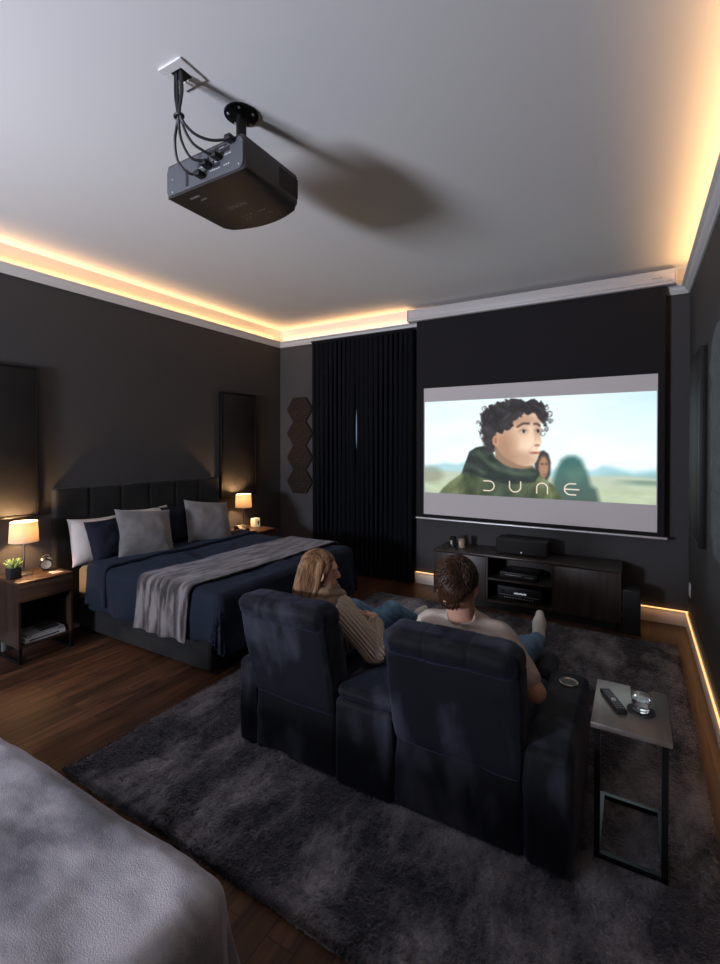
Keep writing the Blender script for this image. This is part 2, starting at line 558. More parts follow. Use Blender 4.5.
def paint_still(nu, nv):
    u = np.linspace(0, 1, nu)[:, None] * np.ones((1, nv)); v = np.linspace(0, 1, nv)[None, :] * np.ones((nu, 1))
    img = np.zeros((nu, nv, 3))
    def put(mask, col):
        nonlocal img
        c = col if isinstance(col, np.ndarray) and col.ndim == 3 else np.array(col, float)[None, None, :]
        img = img * (1 - mask[..., None]) + c * mask[..., None]
    def m_of(d, soft): return np.clip(0.5 - d / soft, 0, 1)
    def ell(cx, cy, rx, ry, soft=0.3):
        q = np.hypot((u - cx) / rx, (v - cy) / ry)
        return np.clip((1 - q) / soft + 0.5, 0, 1)
    cl = fbm(u * 5, v * 7, 4, 3)
    k = np.clip(v / 0.72, 0, 1)[..., None]
    img = (1 - k) * np.array([226, 243, 247]) + k * np.array([240, 251, 250])
    img = img + (cl * 10)[..., None]
    img -= (np.clip((u - 0.75) / 0.25, 0, 1) * np.clip(1 - v * 1.4, 0, 1) * 22)[..., None] * np.array([1, 0.3, 0.2])
    # hills
    hill = np.interp(u[:, 0], [0, .05, .11, .17, .25, .40, .66, .74, .78, .81, .84, .88, .92, .96, 1.0],
                     [.70, .69, .665, .68, .63, .66, .73, .73, .70, .66, .67, .695, .715, .70, .685])[:, None]
    put(m_of(hill - v, 0.05), [172, 212, 220])
    put(m_of(hill + 0.045 - v, 0.06) * np.clip((u - 0.78) * 8, 0, 1), [128, 178, 178])
    put(m_of(0.775 - v - 0.02 * np.sin(u * 9), 0.035), [188, 199, 178])
    put(m_of(0.79 - v, 0.02) * m_of(v - 0.835, 0.03) * np.clip((u - 0.83) * 9, 0, 1), [120, 150, 132])
    put(m_of(0.86 - v, 0.12), [186, 200, 168])
    img += (fbm(u * 14, v * 30, 3, 9) * 16 * np.clip((v - 0.78) * 8, 0, 1))[..., None]
    put(ell(0.03, 0.80, 0.07, 0.09, 0.6) * 0.6, [132, 134, 108])
    # blurred hooded figure at the right
    third = [(0.603, 1.03), (0.612, 0.82), (0.626, 0.70), (0.647, 0.619), (0.672, 0.585), (0.70, 0.582), (0.722, 0.616), (0.748, 0.72), (0.763, 0.85), (0.785, 0.885), (0.80, 1.03)]
    put(m_of(sdpoly(u, v, third), 0.05), np.stack([62 + 30 * (v - .6), 118 - 60 * (v - .6), 112 - 70 * (v - .6)], -1))
    put(ell(0.700, 0.74, 0.036, 0.10, 0.7) * 0.45, [96, 130, 116])
    put(ell(0.690, 0.64, 0.045, 0.07, 0.8) * 0.35, [40, 84, 84])
    # second person, half hidden
    put(m_of(sdpoly(u, v, [(0.530, 0.60), (0.545, 0.545), (0.572, 0.527), (0.592, 0.56), (0.602, 0.64), (0.600, 0.76), (0.585, 0.83), (0.54, 0.80)]), 0.02), [52, 50, 48])
    put(ell(0.572, 0.69, 0.021, 0.105, 0.4), [170, 128, 100])
    put(ell(0.566, 0.66, 0.006, 0.012, 0.8) * 0.7, [60, 45, 40]); put(ell(0.583, 0.66, 0.005, 0.012, 0.8) * 0.7, [60, 45, 40])
    put(ell(0.577, 0.76, 0.008, 0.008, 0.8) * 0.6, [110, 60, 50])
    # coat
    coat = [(0.06, 1.05), (0.095, 0.95), (0.134, 0.872), (0.20, 0.765), (0.30, 0.80), (0.41, 0.86), (0.528, 0.83), (0.557, 0.775), (0.613, 0.862), (0.638, 0.94), (0.66, 1.05)]
    cn = fbm(u * 22 + v * 4, v * 5, 4, 21)
    base = np.stack([84 + 70 * cn, 96 + 70 * cn, 62 + 60 * cn], -1)
    put(m_of(sdpoly(u, v, coat), 0.012), base)
    put(m_of(sdpoly(u, v, coat), 0.012) * np.clip(1 - np.abs(u - 0.40) / 0.16, 0, 1) * 0.75, [46, 62, 50])
    put(m_of(sdline(u, v, [(0.20, 0.78), (0.235, 0.9), (0.24, 1.0)]) - 0.004, 0.012) * 0.6, [40, 46, 34])
    put(m_of(sdline(u, v, [(0.575, 0.80), (0.60, 0.9), (0.605, 1.0)]) - 0.004, 0.012) * 0.6, [150, 150, 110])
    # neck
    put(m_of(sdpoly(u, v, [(0.355, 0.48), (0.357, 0.64), (0.432, 0.73), (0.535, 0.715), (0.514, 0.62), (0.44, 0.58)]), 0.012), [150, 118, 92])
    # collar
    hood = [(0.231, 0.546), (0.265, 0.50), (0.30, 0.485), (0.339, 0.515), (0.358, 0.61), (0.395, 0.672), (0.432, 0.705), (0.48, 0.715), (0.528, 0.697), (0.556, 0.75), (0.535, 0.845), (0.41, 0.875), (0.292, 0.81), (0.193, 0.777), (0.205, 0.70), (0.216, 0.64)]
    hn = fbm(u * 20 - v * 9, v * 16, 3, 33)
    put(m_of(sdpoly(u, v, hood), 0.012), np.stack([44 + 42 * hn, 56 + 42 * hn, 48 + 40 * hn], -1))
    put(m_of(sdline(u, v, [(0.275, 0.545), (0.315, 0.64), (0.37, 0.72), (0.45, 0.765), (0.53, 0.765)]) - 0.020, 0.03) * 0.55, [82, 100, 78])
    put(m_of(sdline(u, v, [(0.235, 0.60), (0.29, 0.71), (0.38, 0.80), (0.50, 0.83)]) - 0.008, 0.03) * 0.6, [24, 32, 30])
    put(ell(0.333, 0.40, 0.035, 0.14, 0.4), [48, 44, 46])
    # head in three-quarter view
    face = [(0.40, 0.20), (0.484, 0.13), (0.542, 0.145), (0.557, 0.22), (0.560, 0.30), (0.556, 0.36), (0.562, 0.42), (0.566, 0.455), (0.553, 0.485), (0.551, 0.515), (0.556, 0.54), (0.552, 0.575),
            (0.547, 0.61), (0.540, 0.645), (0.522, 0.676), (0.495, 0.687), (0.462, 0.672), (0.425, 0.63), (0.39, 0.58), (0.365, 0.50), (0.36, 0.38), (0.37, 0.28)]
    fm = m_of(sdpoly(u, v, face), 0.010)
    t = np.clip((u - 0.40) / 0.13, 0, 1)[..., None]
    put(fm, (1 - t) * np.array([206, 168, 138]) + t * np.array([238, 208, 180]))
    put(fm * ell(0.55, 0.33, 0.022, 0.09, 0.9) * 0.35, [150, 112, 90])
    put(fm * ell(0.395, 0.50, 0.05, 0.17, 1.2) * 0.55, [150, 108, 84])
    put(fm * ell(0.50, 0.475, 0.030, 0.055, 1.2) * 0.5, [248, 222, 198])
    put(fm * ell(0.47, 0.225, 0.09, 0.06, 1.0) * 0.45, [140, 100, 80])
    put(fm * m_of(sdline(u, v, [(0.525, 0.49), (0.505, 0.55)]) - 0.002, 0.02) * 0.35, [160, 112, 90])
    put(fm * ell(0.515, 0.64, 0.02, 0.02, 1.0) * 0.3, [240, 205, 178])
    put(fm * ell(0.47, 0.62, 0.075, 0.08, 0.9) * 0.40, [150, 112, 88])
    put(ell(0.359, 0.43, 0.016, 0.062, 0.4), [196, 146, 118]); put(ell(0.358, 0.43, 0.007, 0.03, 0.6) * 0.5, [120, 78, 60])
    for bx0, by0, bx1, by1 in ((0.458, 0.292, 0.508, 0.262), (0.532, 0.268, 0.554, 0.285)):
        put(m_of(sdline(u, v, [(bx0, by0), ((bx0 + bx1) / 2, min(by0, by1) - 0.002), (bx1, by1)]) - 0.010, 0.014) * 0.85, [52, 38, 32])
    for ex, w_ in ((0.484, 0.017), (0.546, 0.010)):
        put(ell(ex, 0.335, w_ * 1.4, 0.034, 0.8) * 0.35, [150, 105, 85])
        put(ell(ex, 0.340, w_, 0.016, 0.5), [205, 195, 185]); put(ell(ex + 0.002, 0.338, 0.0065, 0.017, 0.5), [48, 40, 36])
        put(m_of(sdline(u, v, [(ex - w_, 0.335), (ex, 0.319), (ex + w_, 0.333)]) - 0.002, 0.008) * 0.8, [60, 40, 34])
    put(m_of(sdline(u, v, [(0.528, 0.31), (0.540, 0.40), (0.532, 0.455)]) - 0.003, 0.02) * 0.45, [176, 134, 108])
    put(ell(0.544, 0.478, 0.013, 0.012, 0.8) * 0.7, [130, 82, 66])
    put(ell(0.534, 0.552, 0.022, 0.012, 0.6) * 0.85, [170, 96, 84]); put(m_of(sdline(u, v, [(0.513, 0.553), (0.553, 0.551)]) - 0.001, 0.008) * 0.8, [96, 50, 44])
    # tousled hair made of many locks
    hair = [(0.284, 0.24), (0.300, 0.13), (0.331, 0.062), (0.362, 0.028), (0.446, 0.010), (0.527, 0.018), (0.573, 0.08), (0.592, 0.20), (0.592, 0.30), (0.572, 0.32), (0.556, 0.23), (0.535, 0.165), (0.490, 0.15),
            (0.455, 0.21), (0.425, 0.30), (0.395, 0.37), (0.362, 0.355), (0.345, 0.41), (0.352, 0.53), (0.312, 0.46), (0.286, 0.37)]
    wob = fbm(u * 60, v * 28, 3, 41) * 0.045 + fbm(u * 18, v * 9, 2, 43) * 0.03
    hm = m_of(sdpoly(u, v, hair) + wob, 0.014)
    hc = fbm(u * 40 + np.sin(v * 30) * 0.8, v * 14 + np.cos(u * 40) * 0.8, 3, 51)
    put(hm, np.stack([38 + 46 * hc, 34 + 44 * hc, 36 + 44 * hc], -1))
    rr = np.random.default_rng(5)
    for (cx, cy) in [(0.296, 0.16), (0.283, 0.24), (0.287, 0.33), (0.30, 0.42), (0.325, 0.49), (0.31, 0.09), (0.58, 0.09), (0.597, 0.17), (0.60, 0.25), (0.588, 0.32), (0.568, 0.35), (0.45, 0.20), (0.41, 0.30), (0.50, 0.16)]:
        for q in range(3):
            ox, oy = rr.normal(0, 0.005), rr.normal(0, 0.010); rad = 0.010 + 0.013 * rr.random()
            ringd = np.abs(np.hypot((u - cx - ox) * 2.175, v - cy - oy) - rad)
            put(m_of(ringd - 0.004, 0.008) * (np.sin(np.arctan2(v - cy - oy, (u - cx - ox) * 2.175) + q * 2) > -0.4) * 0.75, [54, 50, 52])
    # soft focus of the projected image
    for _ in range(2):
        img[1:-1, 1:-1] = (img[1:-1, 1:-1] * 4 + (img[:-2, 1:-1] + img[2:, 1:-1] + img[1:-1, :-2] + img[1:-1, 2:]) * 2 + img[:-2, :-2] + img[2:, 2:] + img[:-2, 2:] + img[2:, :-2]) / 16
    # the title
    def arc(cx, cy, rx, ry, a0, a1, n=18):
        return [(cx + rx * math.cos(R(a0 + (a1 - a0) * i / n)), cy + ry * math.sin(R(a0 + (a1 - a0) * i / n))) for i in range(n + 1)]
    strokes = [
        [(0.302, 0.847)] + arc(0.328, 0.897, 0.024, 0.050, -90, 90) + [(0.302, 0.947)],
        [(0.423, 0.843)] + arc(0.448, 0.895, 0.025, 0.052, 180, 0) + [(0.473, 0.843)],
        [(0.543, 0.948)] + arc(0.566, 0.897, 0.023, 0.050, 180, 360) + [(0.589, 0.948)],
        [(0.704, 0.843)] + arc(0.683, 0.895, 0.024, 0.052, -90, -270) + [(0.704, 0.947)],
        [(0.663, 0.896), (0.716, 0.897)]]
    for s in strokes:
        put(m_of(sdline(u, v, s) - 0.0055, 0.006), [244, 226, 204])
    return srgb(np.clip(img, 0, 255))


def movie_still():
    nu, nv = 600, 276
    c = paint_still(nu, nv)
    X = np.linspace(-2.219, 0.176, nu)[:, None] * np.ones((1, nv)); Z = np.linspace(2.266, 1.165, nv)[None, :] * np.ones((nu, 1))
    V = np.stack([X, np.full_like(X, 5.3262), Z], -1).reshape(-1, 3)
    m = bpy.data.materials.new('film_still')
    N, L = nodes_of(m)
    p = N['Principled BSDF']; p.inputs['Base Color'].default_value = (0.06, 0.06, 0.06, 1); p.inputs['Specular IOR Level'].default_value = 0.1; p.inputs['Roughness'].default_value = 0.9
    a = N.new('ShaderNodeAttribute'); a.attribute_name = 'still'
    L.new(a.outputs['Color'], p.inputs['Emission Color']); p.inputs['Emission Strength'].default_value = 1.12
    o = np_mesh('projected_picture', V, grid_faces(nu, nv), m, scr)
    at = o.data.attributes.new('still', 'FLOAT_COLOR', 'POINT')
    at.data.foreach_set('color', np.concatenate([c.reshape(-1, 3), np.ones((nu * nv, 1))], 1).astype(np.float32).ravel())
    o['label'] = 'film still with title letters'


movie_still()

# ------------------------------------------------------------------ curtains
def curtain(label, x0, x1, npleat, seed, flip):
    nu, nv = npleat * 22, 70
    s = np.linspace(0, 1, nu)[:, None]; t = np.linspace(0, 1, nv)[None, :]
    z = 3.185 - t * 3.17
    drift = 0.018 * fbm(s * 9 + 3, t * 1.6, 2, seed)
    ph = s * npleat * 2 * PI
    amp = 0.030 + 0.010 * t
    y = 5.378 + amp * np.cos(ph + 0.5 * np.sin(t * 3 + s * 7)) + drift * t
    x = x0 + (x1 - x0) * (s + 0 * t) + 0.020 * np.sin(2 * ph) * (1 - 0.3 * t) + drift * 0.6 * t
    # a soft gap between the two curtains
    gap = 0.021 * np.exp(-((z - 1.95) / 0.42) ** 2)
    edge = np.clip((s - 0.80) / 0.2, 0, 1) if not flip else np.clip((0.2 - s) / 0.2, 0, 1)
    x = x + (-gap if not flip else gap) * edge
    V = np.stack([x + 0 * z, y + 0 * z, z + 0 * x], -1).reshape(-1, 3)
    c = thing('curtain', label, 'curtain', ((x0 + x1) / 2, 5.335, 0.0), 'black curtains over the window')
    np_mesh('drape', V, grid_faces(nu, nv), M_curtain, c)
    MB().box(x0 + 0.01, x1 - 0.01, 5.335, 5.42, 3.165, 3.19, 0.004).build('heading_tape', M_curtain, c)


curtain('left floor-length black pleated curtain beside the hexagon panels', -3.945, -3.231, 10, 11, False)
curtain('right floor-length black pleated curtain beside the projection screen', -3.228, -2.385, 12, 12, True)
tag(MB().box(-3.97, -2.36, 5.365, 5.395, 3.192, 3.21).build('curtain_rail', M_blackmetal, None, (-3.16, 5.34, 3.2)), 'thin black curtain rail under the front cornice', 'curtain rail')

# ------------------------------------------------------------------ acoustic panels
M_hex = mat('hexagon_felt', (0.018, 0.014, 0.012), rough=0.95, spec=0.05, noise_col=(0.050, 0.037, 0.029), nscale=60, nrange=(0.45, 0.62), bump=0.8, bscale=120, bdist=0.006)
for k, lab in enumerate(['topmost brown hexagon wall panel in the column left of the curtains', 'second hexagon wall panel from the top of the column left of the curtains',
                         'third hexagon wall panel from the top of the column left of the curtains', 'lowest brown hexagon wall panel in the column left of the curtains']):
    cz = 2.262 - k * 0.351
    cx, hw, hh = -4.226, 0.236, 0.1735
    poly = [(cx - hw, cz), (cx - hw * 0.5, cz - hh), (cx + hw * 0.5, cz - hh), (cx + hw, cz), (cx + hw * 0.5, cz + hh), (cx - hw * 0.5, cz + hh)]
    o = MB().prism(poly, 'y', YF - 0.035, YF - 0.001, 0.008).build('acoustic_panel', M_hex, None, (cx, YF, cz))
    tag(o, lab, 'wall panel', 'hexagon wall panels')

M_panel = mat('panel_black_leatherette', (0.006, 0.0055, 0.007), rough=0.7, spec=0.35, noise_col=(0.012, 0.011, 0.012), nscale=3.5, ndetail=8, bump=0.35, bscale=18, bdist=0.004)


def flat_panel(label, y0, y1, z0, z1, side):
    xw = XL if side < 0 else XR
    s = -side
    c = thing('acoustic_panel', label, 'wall panel', (xw, (y0 + y1) / 2, (z0 + z1) / 2), 'large flat wall panels')
    f = 0.022; d = 0.048
    def bx(mb, ya, yb, za, zb, d0, d1, bev=0.003):
        a, b = sorted((xw + s * d0, xw + s * d1)); return mb.box(a, b, ya, yb, za, zb, bev)
    mb = MB()
    bx(mb, y0, y0 + f, z0, z1, 0.001, d); bx(mb, y1 - f, y1, z0, z1, 0.001, d)
    bx(mb, y0 + f, y1 - f, z0, z0 + f, 0.001, d); bx(mb, y0 + f, y1 - f, z1 - f, z1, 0.001, d)
    mb.build('panel_frame', M_blackmetal if side < 0 else M_blackplastic, c)
    a, b = sorted((xw + s * 0.002, xw + s * (d - 0.004)))
    MB().box(a, b, y0 + f, y1 - f, z0 + f, z1 - f, 0.004).build('panel_cloth', M_panel, c)


flat_panel('large framed black wall panel above the succulent and lamp at the left edge', 1.42, 2.13, 1.12, 2.43, -1)
flat_panel('large framed black wall panel above the far bedside lamp', 4.25, 4.89, 1.05, 2.43, -1)
flat_panel('flat dark blue-black panel on the right wall beside the screen', 4.18, 4.86, 0.99, 2.47, 1)

# sculpted foam panel at the right picture edge
def sculpted():
    ny, nz = 90, 190
    a = np.linspace(-1, 1, ny)[:, None] * np.ones((1, nz)); b = np.linspace(-1, 1, nz)[None, :] * np.ones((ny, 1))
    w = 0.42 * (1 + 0.10 * fbm(b * 3.2 + 5, a * 0 + np.sign(a), 3, 77)) * (1 - 0.25 * np.abs(b) ** 6)
    y = 3.30 + a * w
    z = 1.77 + b * 0.725
    q = np.clip(1 - np.abs(a) ** 10, 0, 1) * np.clip(1 - np.abs(b) ** 14, 0, 1)
    n1 = np.abs(fbm(y * 9, z * 5, 3, 81)); n2 = fbm(y * 22, z * 14, 2, 83)
    d = (0.026 + 0.05 * n1 + 0.012 * n2) * q ** 0.5
    V = np.stack([XR - 0.001 - d, y, z], -1).reshape(-1, 3)
    m = mat('sculpted_foam', (0.085, 0.10, 0.105), rough=0.8)
    o = np_mesh('sculpted_wall_panel', V, grid_faces(ny, nz), m, None, (XR, 3.3, 1.77))
    tag(o, 'bumpy sculpted dark wall panel cut off by the right picture edge', 'wall panel')


sculpted()
ot = thing('wall_outlet', 'white wall socket low on the right wall near the corner', 'socket', (XR, 5.24, 0.41))
MB().box(XR - 0.012, XR - 0.001, 5.195, 5.285, 0.35, 0.47, 0.004).build('cover_plate', mat('socket_white', (0.75, 0.75, 0.75), rough=0.4), ot)
MB().box(XR - 0.015, XR - 0.011, 5.22, 5.26, 0.38, 0.44, 0.003).build('socket_insert', mat('socket_grey', (0.55, 0.55, 0.55), rough=0.4), ot)

# ------------------------------------------------------------------ media console and what stands on and in it
KX0, KX1, KY0, KY1, KZ0, KZ1 = -1.955, -0.105, 4.945, 5.40, 0.085, 0.575
S0, S1 = -1.345, -0.705
con = thing('media_console', 'long low dark wood media console under the projection screen', 'media console', ((KX0 + KX1) / 2, 5.17, 0))
MB().box(KX0, KX1, KY0 + 0.004, KY1, KZ1 - 0.022, KZ1, 0.002).build('console_top', M_darktop, con)
MB().box(KX0, KX0 + 0.02, KY0 + 0.02, KY1, KZ0, KZ1 - 0.022).box(KX1 - 0.02, KX1, KY0 + 0.02, KY1, KZ0, KZ1 - 0.022) \
    .box(S0 - 0.018, S0, KY0 + 0.004, KY1, KZ0, KZ1 - 0.022).box(S1, S1 + 0.018, KY0 + 0.004, KY1, KZ0, KZ1 - 0.022) \
    .box(KX0, KX1, KY0 + 0.004, KY1, KZ0 - 0.0, KZ0 + 0.02).box(KX0 + 0.02, KX1 - 0.02, KY1 - 0.01, KY1, KZ0, KZ1 - 0.022).build('carcass', M_darkwood, con)
MB().box(S0, S1, KY0 + 0.012, KY1 - 0.01, 0.318, 0.334).build('shelf', M_darkwood, con)
MB().box(KX0 + 0.002, S0 - 0.020, KY0, KY0 + 0.019, KZ0 + 0.004, KZ1 - 0.026, 0.0015).build('door', M_darkwood, con)
MB().box(S1 + 0.020, KX1 - 0.002, KY0, KY0 + 0.019, KZ0 + 0.004, KZ1 - 0.026, 0.0015).build('door', M_darkwood, con)
MB().box(KX0 + 0.05, KX1 - 0.05, KY0 + 0.06, KY1 - 0.02, 0.0, KZ0).build('plinth', M_blackplastic, con)

cs = thing('center_speaker', 'black centre speaker lying on the media console', 'speaker', (-1.03, 5.2, KZ1))
MB().box(-1.30, -0.77, 5.10, 5.33, KZ1 + 0.008, KZ1 + 0.165, 0.012, 3).build('cabinet', M_blackplastic, cs)
M_grille = mat('speaker_cloth', (0.012, 0.012, 0.013), rough=0.9, bump=0.3, bscale=400, bdist=0.002)
MB().box(-1.29, -0.78, 5.090, 5.101, KZ1 + 0.018, KZ1 + 0.155, 0.004).build('grille', M_grille, cs)
M_silver = mat('silver_print', (0.5, 0.5, 0.5), rough=0.4, metal=0.5)
MB().lathe((0, 0, 0), [(0, 0), (0.009, 0), (0.009, 0.002), (0, 0.002)], 16, Matrix.Translation((-1.03, 5.0895, KZ1 + 0.035)) @ Matrix.Rotation(R(90), 4, 'X')).build('badge', M_silver, cs)
for fx in (-1.24, -0.83):
    MB().box(fx - 0.02, fx + 0.02, 5.12, 5.30, KZ1, KZ1 + 0.009, 0.002).build('foot', M_blackplastic, cs)

fs = thing('floor_speaker', 'small black floor speaker standing right of the media console', 'speaker', (-0.02, 5.07, 0))
MB().box(-0.095, 0.05, 4.95, 5.19, 0.012, 0.405, 0.008, 2).build('cabinet', M_blackplastic, fs)
MB().box(-0.088, 0.043, 4.942, 4.951, 0.02, 0.397, 0.003).build('grille', M_grille, fs)
MB().box(-0.10, 0.055, 4.945, 5.195, 0.0, 0.013, 0.003).build('foot', M_blackplastic, fs)


def device(name, label, cat, x0, x1, y0, y1, z0, z1, kind):
    d = thing(name, label, cat, ((x0 + x1) / 2, (y0 + y1) / 2, z0))
    MB().box(x0, x1, y0, y1, z0 + 0.008, z1, 0.004).build('housing', M_blackplastic, d)
    for a in (x0 + 0.03, x1 - 0.03):
        MB().lathe((a, y0 + 0.03, z0), [(0, 0), (0.012, 0), (0.012, 0.0085), (0, 0.0085)], 14).build('foot', M_blackplastic, d)
    M_disp = mat(name + '_display', (0.1, 0.1, 0.1), emit=(0.8, 0.9, 1.0), estr=0.55)
    if kind == 'receiver':
        MB().box(x0 + 0.015, x1 - 0.015, y0 - 0.003, y0, z0 + 0.058, z0 + 0.061).build('trim_line', M_silver, d)
        mb = MB()
        for i in range(9): mb.box(x0 + 0.17 + i * 0.014, x0 + 0.179 + i * 0.014, y0 - 0.003, y0 - 0.001, z0 + 0.078, z0 + (0.094 if i % 3 else 0.088))
        mb.build('display', M_disp, d)
        for kx in (x0 + 0.055, x1 - 0.055):
            MB().lathe((0, 0, 0), [(0, 0), (0.022, 0), (0.02, 0.014), (0, 0.014)], 24, Matrix.Translation((kx, y0, z0 + 0.088)) @ Matrix.Rotation(R(90), 4, 'X')).build('knob', M_blackmetal, d)
        mb = MB()
        for i in range(11): mb.box(x0 + 0.07 + i * 0.028, x0 + 0.085 + i * 0.028, y0 - 0.004, y0, z0 + 0.03, z0 + 0.037)
        mb.build('button_row', M_silver, d)
    else:
        MB().box(x0 + 0.06, x1 - 0.16, y0 - 0.003, y0, z0 + 0.036, z0 + 0.040).build('disc_tray', M_silver, d)
        mb = MB()
        for i in range(4): mb.box(x1 - 0.12 + i * 0.02, x1 - 0.11 + i * 0.02, y0 - 0.003, y0, z0 + 0.026, z0 + 0.034)
        mb.build('button_row', M_silver, d)


device('av_receiver', 'black receiver with lit display on the lower shelf of the media console', 'receiver', -1.26, -0.82, 5.03, 5.34, KZ0 + 0.02, KZ0 + 0.165, 'receiver')
device('media_player', 'slim black media player on the upper shelf of the media console', 'media player', -1.24, -0.86, 5.04, 5.30, 0.334, 0.400, 'player')


def jar(label, x, body, lidm, lab, h=0.11):
    j = thing('candle_jar', label, 'candle', (x, 5.17, KZ1), 'jars on the media console')
    MB().lathe((x, 5.17, KZ1), [(0, 0), (0.032, 0), (0.036, 0.004), (0.036, h), (0.033, h), (0.033, h * 0.8), (0, h * 0.8)], 28).build('jar', body, j)
    if lidm: MB().lathe((x, 5.17, KZ1), [(0, h), (0.035, h), (0.035, h + 0.015), (0, h + 0.017)], 28).build('lid', lidm, j)
    V = MB()
    v, f = [], []
    for i in range(9):
        a = R(-115 + i * 50 / 8 - 25)
        for z in (0.03, 0.075): v.append((x + 0.0366 * math.cos(a), 5.17 + 0.0366 * math.sin(a), KZ1 + z))
    for i in range(8): f.append((2 * i, 2 * i + 2, 2 * i + 3, 2 * i + 1))
    V.add(v, f).build('paper_label', lab, j)


jar('black lidded candle jar at the left on the media console', -1.80, mat('dark_glass', (0.02, 0.02, 0.02), rough=0.15), M_blackmetal, mat('label_pale', (0.45, 0.45, 0.42), rough=0.7), 0.10)
jar('amber cream candle jar right of the black jar on the console', -1.70, mat('cream_glass', (0.36, 0.27, 0.19), rough=0.3), mat('lid_dark', (0.05, 0.04, 0.03), rough=0.3), mat('label_cream', (0.6, 0.52, 0.42), rough=0.7), 0.105)

# ------------------------------------------------------------------ fabrics
M_bedvelvet = mat('bed_charcoal_velvet', (0.012, 0.012, 0.0125), rough=0.85, sheen=0.06, spec=0.15, noise_col=(0.019, 0.019, 0.0195), nscale=4, bump=0.15, bscale=200, bdist=0.002)
M_sheet = mat('cream_sheet', (0.56, 0.50, 0.44), rough=0.9, spec=0.1)
M_duvet = mat('navy_duvet_cotton', (0.0105, 0.015, 0.026), rough=0.85, spec=0.15, sheen=0.05, sheen_col=(0.4, 0.6, 1), bump=0.25, bscale=9, bdist=0.012)
M_duvet_under = mat('duvet_grey_underside', (0.045, 0.050, 0.062), rough=0.9, spec=0.15)
M_throw = mat('grey_plush', (0.028, 0.025, 0.026), rough=0.8, spec=0.2, sheen=0.25, sheen_col=(0.9, 0.88, 1), nrange=(0.44,0.62), noise_col=(0.19, 0.17, 0.172), nscale=3.2, ndetail=7, nstretch=(5, 1, 1), bump=0.4, bscale=60, bdist=0.006)
M_plush2 = mat('grey_plush_pile', (0.075, 0.073, 0.082), rough=0.85, spec=0.2, sheen=0.4, sheen_col=(0.9, 0.9, 1), noise_col=(0.36, 0.345, 0.37), nrough=0.62, nscale=1.5, ndetail=11, nstretch=(1.0, 2.2, 1), nrange=(0.40, 0.60), bump=0.6, bscale=260, bdist=0.004)
M_pillow_w = mat('pillow_white', (0.52, 0.48, 0.47), rough=0.9, spec=0.1, bump=0.1, bscale=14, bdist=0.01)
M_pillow_n = mat('pillow_navy', (0.008, 0.010, 0.020), rough=0.85, spec=0.2, bump=0.15, bscale=14, bdist=0.01)
M_pillow_g = mat('pillow_grey_velvet', (0.115, 0.11, 0.115), rough=0.8, sheen=0.5, spec=0.2, noise_col=(0.18, 0.17, 0.175), nscale=6, bump=0.3, bscale=50, bdist=0.004)


def drape_pts(x0, x1, y0, y1, z, r, ov, res, amp=0.02, freq=26.0, wr=0.006, wf=2.2, floor=0.02, seed=0, flare=0.10, skew=0.0):
    ol, orr, on, of = ov
    S = np.arange(x0 - ol, x1 + orr + res * 0.5, res); T = np.arange(y0 - on, y1 + of + res * 0.5, res)
    s, t = np.meshgrid(S, T, indexing='ij')
    ix0, ix1, iy0, iy1 = x0 + r, x1 - r, y0 + r, y1 - r
    dx = np.where(s < ix0, s - ix0, np.where(s > ix1, s - ix1, 0)); dy = np.where(t < iy0, t - iy0, np.where(t > iy1, t - iy1, 0))
    if ol == 0: dx = np.maximum(dx, 0)
    if orr == 0: dx = np.minimum(dx, 0)
    if on == 0: dy = np.maximum(dy, 0)
    if of == 0: dy = np.minimum(dy, 0)
    o = np.hypot(dx, dy) + 1e-9
    ux, uy = dx / o, dy / o
    omax = r + 1 / np.hypot(ux / np.maximum(np.where(dx > 0, orr, ol), 1e-3), uy / np.maximum(np.where(dy > 0, of, on), 1e-3))
    cut = (np.abs(dx) > 0) & (np.abs(dy) > 0) & (o > omax)
    o = np.where(cut, np.minimum(o, omax * 1.02), o)
    q = r * PI / 2
    out = np.where(o < q, r * np.sin(np.minimum(o, q) / r), r + flare * (o - q))
    down = np.where(o < q, r * (1 - np.cos(np.minimum(o, q) / r)), r + (o - q) * 0.985)
    bx, by = s - dx, t - dy
    w = np.clip((o - q * 0.7) / 0.35, 0, 1); w = w * w * (3 - 2 * w)
    per = s * np.abs(uy) + t * np.abs(ux) + np.arctan2(uy, ux) * 0.12
    n = fbm(per * 2.3, o * 0.8 + per * 0.3, 2, seed + 5)
    fold = amp * w * (np.sin(per * freq + 5 * n) + 0.6 * np.sin(per * freq * 0.43 + 9 * n + 1.3))
    out = out + fold * (o > 1e-6)
    X = bx + ux * out; Y = by + uy * out
    nz = fbm(s * wf, t * wf, 4, seed + 11)
    ridg = -np.abs(fbm(s * wf * 1.3 + 4, t * wf * 1.7, 3, seed + 17))
    Z = z - down + (wr * nz + wr * 0.8 * ridg) * (1 - w)
    X = X + ux * w * wr * nz * 1.5; Y = Y + uy * w * wr * nz * 1.5
    X = X + skew * (T[None, :] - y0)
    Z = np.maximum(Z, floor + 0.004 * np.abs(nz))
    F = grid_faces(len(S), len(T)); cf = cut.ravel()
    F = F[~cf[F].any(1)]
    return np.stack([X, Y, Z], -1), F


